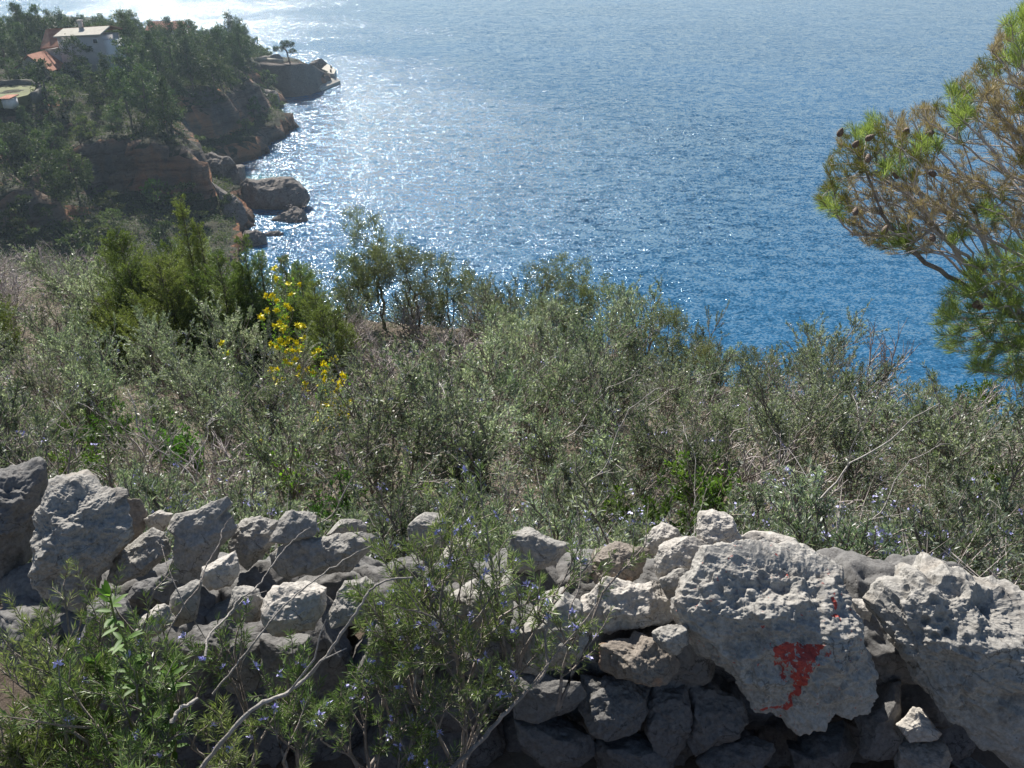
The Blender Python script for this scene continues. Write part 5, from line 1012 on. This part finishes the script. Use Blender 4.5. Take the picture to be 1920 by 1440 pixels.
Q = at_z(10, 190, 18.4); r4 = empty('shed', (Q[0], Q[1], 17.9), R(-8)); boxes('wall', [((0, 1, .1), (1.5, 1.8, 1.5), 0)], M['plaster_white'], r4); poly_slab('roof', [(-1.1, -.2, 0.92), (1.0, -.2, 1.0), (1.0, 2.2, 1.2), (-1.1, 2.2, 1.1)], .12, M['tiles'], r4); tag(r4, 'tiny white shed with a reddish roof below the lawn at the left edge', 'shed')

# sea wall, terrace, parapet, landing stage
path = [(-75.5, 245.5, 8.0), (-71.3, 243.8, 8.0), (-65.5, 239.6, 8.0), (-61, 239.2, 8.0), (-57.6, 242.6, 8.1), (-56.0, 247.5, 7.0), (-55.6, 252.5, 5.0), (-54.6, 256.5, 3.4)]
def sheet(path, zb, bat, nz_=14, per=5):
    P = np.array(path, float); t = np.arange(len(P)); tt = np.linspace(0, len(P) - 1, (len(P) - 1) * per + 1); C = np.stack([np.interp(tt, t, P[:, k]) for k in range(3)], -1)
    d = nz(np.gradient(C[:, :2], axis=0)); nrm = np.stack([d[:, 1], -d[:, 0]], -1)
    rows = []
    for j in range(nz_ + 1):
        u = j / nz_; q = C.copy(); q[:, 2] = C[:, 2] * (1 - u) + zb * u; off = bat * u ** 1.5 ; q[:, :2] += nrm * off; n_ = fbm(q * .55, 4) * .45 * (u > 0) + fbm(q * 1.4, 3) * .35 * (u > 0); q[:, :2] += nrm * n_[:, None]; rows.append(q)
    back = C.copy(); back[:, :2] -= nrm * 5.0; back[:, 2] -= .1; rows = [back] + rows; V = np.concatenate(rows); n = len(C); I = np.arange(len(V)).reshape(-1, n)
    return V, np.stack([I[:-1, :-1], I[1:, :-1], I[1:, 1:], I[:-1, 1:]], -1).reshape(-1, 4)
V, F = sheet(path, -1.5, 1.6); o = mesh('sea_wall', V, F, stone_mat('sea_wall_masonry', (.19, .155, .13), (.11, .095, .085), (.28, .24, .20), (.26, .16, .11), scale=.5, bump=.9, bdist=.25), smooth=True); tag(o, 'tall brown retaining wall of the terrace dropping into the sea by the jetty', 'wall')
def ribbon(name, path, h, w, mat, lb, cat):
    L = []
    for a, b in zip(path[:-1], path[1:]):
        a, b = np.array(a, float), np.array(b, float); d = b - a; L.append((tuple((a + b) / 2 + [0, 0, h / 2]), (float(np.hypot(d[0], d[1])) + w * .3, w, h), math.atan2(d[1], d[0])))
    return tag(boxes(name, L, M[mat]), lb, cat)
ribbon('terrace_parapet', [(-72.5, 247.6, 8.0), (-68.5, 246.5, 8.0), (-63.4, 243.6, 8.0)], .95, .35, 'concrete', 'low pale parapet wall on the terrace left of the lone pine', 'wall')
r5 = empty('landing_stage', (-56, 264, 0)); A5 = np.array([-56, 264, 0])
poly_slab('platform', [np.array(p) - A5 for p in [(-52.6, 258.2, 2.9), (-53.2, 264.6, 3.0), (-58, 276, 3.0), (-60.5, 264, 3.0), (-57, 258.5, 3.0)]], 4, M['concrete'], r5)
poly_slab('ramp', [np.array(p) - A5 for p in [(-58.2, 247.5, 1.0), (-54.6, 246.8, .7), (-50.9, 257.8, 1.0), (-52.6, 259.2, 2.0), (-55.4, 258.0, 1.9)]], 3, M['concrete'], r5)
for x, y in ((-55.2, 267.5), (-54.0, 260.5)): boxes('bollard', [((x - A5[0], y - A5[1], 3.35), (.5, .5, .8), .3)], M['dark_bark'], r5)
tag(r5, 'pale concrete landing stage with a ramp and two dark bollards at the tip', 'jetty')
Z1 = lambda L: [(300 + x / 5.333, 20 + y / 5.333) for x, y in L]
stone('boulder', Z1([(985, 480), (1060, 450), (1180, 440), (1240, 490), (1265, 540), (1100, 550), (990, 520)]), 1.04 * float(250 / ray(510, 110)[1] * FPX), .8, M['sea_rock'], 320, 5, .8, .2, 7, 'brown rock dome on the terrace behind the parapet', 'boulder', 'boulders by the shore')
stone('boulder', Z1([(1480, 560), (1520, 500), (1620, 490), (1660, 530), (1600, 590), (1540, 600)]), float(261 / ray(595, 120)[1] * FPX), .8, M['sea_rock'], 321, 5, 1.1, .2, 7, 'broken brown rocks beside the landing stage', 'boulder', 'boulders by the shore')
t = crown_tree('lone_pine', 700, [([(0, 0, -.3), (-.25, 0, 1.5), (-.5, 0, 3.1)], .17)], [(-2.4, 0, 3.3, 1.2, 1.0, .5), (-.9, .2, 3.9, 1.1, 1.0, .5), (.5, 0, 4.6, 1.4, 1.1, .6), (-.6, 0, 4.8, 1.1, 1, .5), (.9, 0, 3.0, 1.2, 1, .45), (-3.0, 0, 3.7, .7, .7, .35)], 130, .3, .02, .19, 'far_pine', .34, .13, 16, .16)
t.location = (-61.3, 242.6, 8.0); t.scale = (1.1,) * 3; tag(t, 'lone small pine with layered flat crown on the sea terrace', 'pine tree')

fp = []; fused = set()
def fproto(i, seed, h, w, nb, flat, mat='far_pine', ntips=120, leaf=.42, width=.17, per=22):
    rs = np.random.RandomState(seed); bl = []
    for k in range(nb):
        u = (k + .5) / nb; a = rs.uniform(0, 6.28); z = h * (.30 + .66 * u); rr = w * (.75 if flat else 1) * (.5 if flat else .48 * (1.15 - u)) * rs.uniform(.5, 1.1)
        bl.append((rr * math.cos(a), rr * math.sin(a), z, w * .24 * (1.25 - .5 * u), w * .24 * (1.25 - .5 * u), h * .09))
    bl.append((0, 0, h * .93, w * .2, w * .2, h * .07))
    return reg(crown_tree('pine_tree' if mat == 'far_pine' else 'far_shrub', seed, [([(0, 0, -.6), (w * .03, 0, h * .35), (-w * .02, w * .02, h * .85)], .16)], bl, ntips, h * .06, .014, .16, mat, leaf, width, per, h * .028, tint_scale=.8, shell=.2))
FP = [fproto(0, 710, 8.5, 6.2, 11, True), fproto(1, 711, 9.5, 5.0, 12, False), fproto(2, 712, 7.5, 6.8, 11, True), fproto(3, 713, 8.0, 5.5, 10, False), fproto(4, 714, 6.5, 6.0, 9, True), fproto(5, 715, 10, 4.8, 14, False)]
FB = [fproto(6, 720, 2.6, 3.4, 7, True, 'far_bush', 60, .30, .13, 18), fproto(7, 721, 2.0, 3.0, 6, True, 'far_bush', 50, .28, .13, 18), fproto(8, 722, 3.2, 2.8, 7, False, 'far_pine', 60, .3, .13, 18)]
def fplace(p, x, y, s, kind, group, cat, rs):
    o = p if p.name not in fused else copy_tree(p)
    fused.add(p.name); z = gz(x, y); o.location = (x, y, z - .1); o.rotation_euler = (rs.uniform(-.06, .06), rs.uniform(-.06, .06), rs.uniform(0, 6.28)); o.scale = (s, s, s * rs.uniform(.9, 1.12)); px, py = pix((x, y, z + 3 * s))
    zone = (('close ' if y < 205 else 'some way ' if y < 225 else 'far ' if y < 255 else 'farthest ') + 'behind the tall pale house' if y > 185 and px < 240 else ('on the ridge top' if y < 225 else 'on the seaward ridge') + ' right of the houses' if y > 205 else 'above the far cliff' if px > 330 and y > 150 else 'in front of the tall pale house' if y > 150 else 'on the slope below the lawn' if px < 170 else 'above the orange cliff' if y > 128 else 'at the foot of the cliffs')
    later(o, kind, zone, cat, group, px); return o
rs = np.random.RandomState(77); taken = []; nt_ = nb_ = 0
def slope(x, y): return max(abs(gz(x + 1.5, y) - gz(x - 1.5, y)), abs(gz(x, y + 1.5) - gz(x, y - 1.5))) / 3
cand = [(rs.uniform(-205, -45), rs.uniform(104, 330)) for _ in range(14000)]; cx_ = np.array(cand); cz_ = gzs(cx_[:, 0], cx_[:, 1])
gx_ = np.abs(gzs(cx_[:, 0] + 1.2, cx_[:, 1]) - gzs(cx_[:, 0] - 1.2, cx_[:, 1])) / 2.4; gy_ = np.abs(gzs(cx_[:, 0], cx_[:, 1] + 1.2) - gzs(cx_[:, 0], cx_[:, 1] - 1.2)) / 2.4; sl_ = np.maximum(gx_, gy_)
for (x, y), z, sl in zip(cand, cz_, sl_):
    px, py = pix((x, y, z)); 
    if px < -60 or z < 2.2: continue
    if np.hypot((x - HO[0] + 7) / 1.5, y - HO[1] - 3) < 8.5 or np.hypot(x - HF[0], y - HF[1] - 2) < 6.5: continue
    if np.hypot(x + 66, y - 246) < 9 or (x > -74 and y > 239): continue
    inlawn = in_poly([tuple(p[:2]) for p in lp], np.array([x]), np.array([y]))[0]
    if inlawn or (np.hypot(x - arc[4][0], y - arc[4][1]) < 4): continue
    front = (136 < y < HO[1] - 3 and px < 235)            # keep the view of the house: only lower trees before it
    isb = sl > .95 or z < 6.5 or (front and rs.uniform() < .35) or rs.uniform() < .06
    r = 2.5 if isb else (4.1 if y < 215 else 5.5)
    if any((x - a) ** 2 + (y - b) ** 2 < ((r + c) / 2) ** 2 for a, b, c in taken): continue
    if isb:
        if sl > 1.6 or nb_ >= 190: continue
        fplace(FB[rs.randint(3)], x, y, rs.uniform(.9, 1.6), 'bushy shrub', 'shrubs on the headland', 'shrub', rs); nb_ += 1
    else:
        if nt_ >= 290: continue
        s = rs.uniform(.85, 1.15) * (.55 if front else 1) * (.92 if y < 150 else 1); fplace(FP[rs.randint(6)], x, y, s, 'dark green pine', 'pines on the headland', 'pine tree', rs); nt_ += 1
    taken.append((x, y, r))
print('headland trees', nt_, 'shrubs', nb_)
for px, py, z, h_, lb in [(150, 150, 17.0, .95, 'broad-crowned pine standing right before the pale house wall'), (88, 135, 17.5, .75, 'spreading pine between the gabled building and the tall house'), (452, 100, 11.5, .7, 'leaning pine at the seaward end of the wooded ridge')]:
    p = at_z(px, py, z); o = copy_tree(FP[2 if h_ > .9 else 0]); o.location = (p[0], p[1], gz(p[0], p[1]) - .1); o.scale = (h_ * .85, h_ * .85, h_); o.rotation_euler = (0, 0, px); tag(o, lb, 'pine tree', 'pines on the headland')
o = copy_tree(FB[0]); p = at_z(297, 388, 3.5); o.location = (p[0], p[1], gz(p[0], p[1])); o.rotation_euler = (0, 0, 1); o.scale = (1.1, 1.1, 1.3)
for c in o.children:
    if c.name.startswith('crown'): c.data = c.data.copy(); c.data.materials[0] = M['lime_bush']
tag(o, 'bright lime green bush below the orange cliff', 'shrub')
flush_labels()
# low maquis that carpets the flatter rock
n = 34000; X = rs.uniform(-150, -36, n); Y = rs.uniform(84, 285, n); Zt = gzs(X, Y); g1 = np.abs(gzs(X + 1, Y) - gzs(X - 1, Y)) / 2; g2 = np.abs(gzs(X, Y + 1) - gzs(X, Y - 1)) / 2; nn_ = fbm(np.stack([X * .12, Y * .12, X * 0], -1), 3)
ok = (np.maximum(g1, g2) < 1.25) & (Zt > 1.6) & (nn_ > -.45) & ~((X > -76) & (Y > 238)) & ~in_poly([tuple(p[:2]) for p in lp], X, Y); C = np.stack([X, Y, Zt], -1)[ok]; k = 9
B = np.repeat(C, k, 0) + rs.normal(size=(len(C) * k, 3)) * [.45, .45, .22] + [0, 0, .3]; D = nz(rs.normal(size=B.shape) + [0, 0, .6])
tag(leaves('low_maquis', B, D, rs.uniform(.25, .5, len(B)), rs.uniform(.1, .2, len(B)), M['far_bush'], None, rs, np.clip(.4 + .5 * fbm(B * .3, 2) + rs.normal(0, .15, len(B)), 0, 1)), 'low dark maquis carpeting the headland between the pines', 'ground cover', kind='stuff')
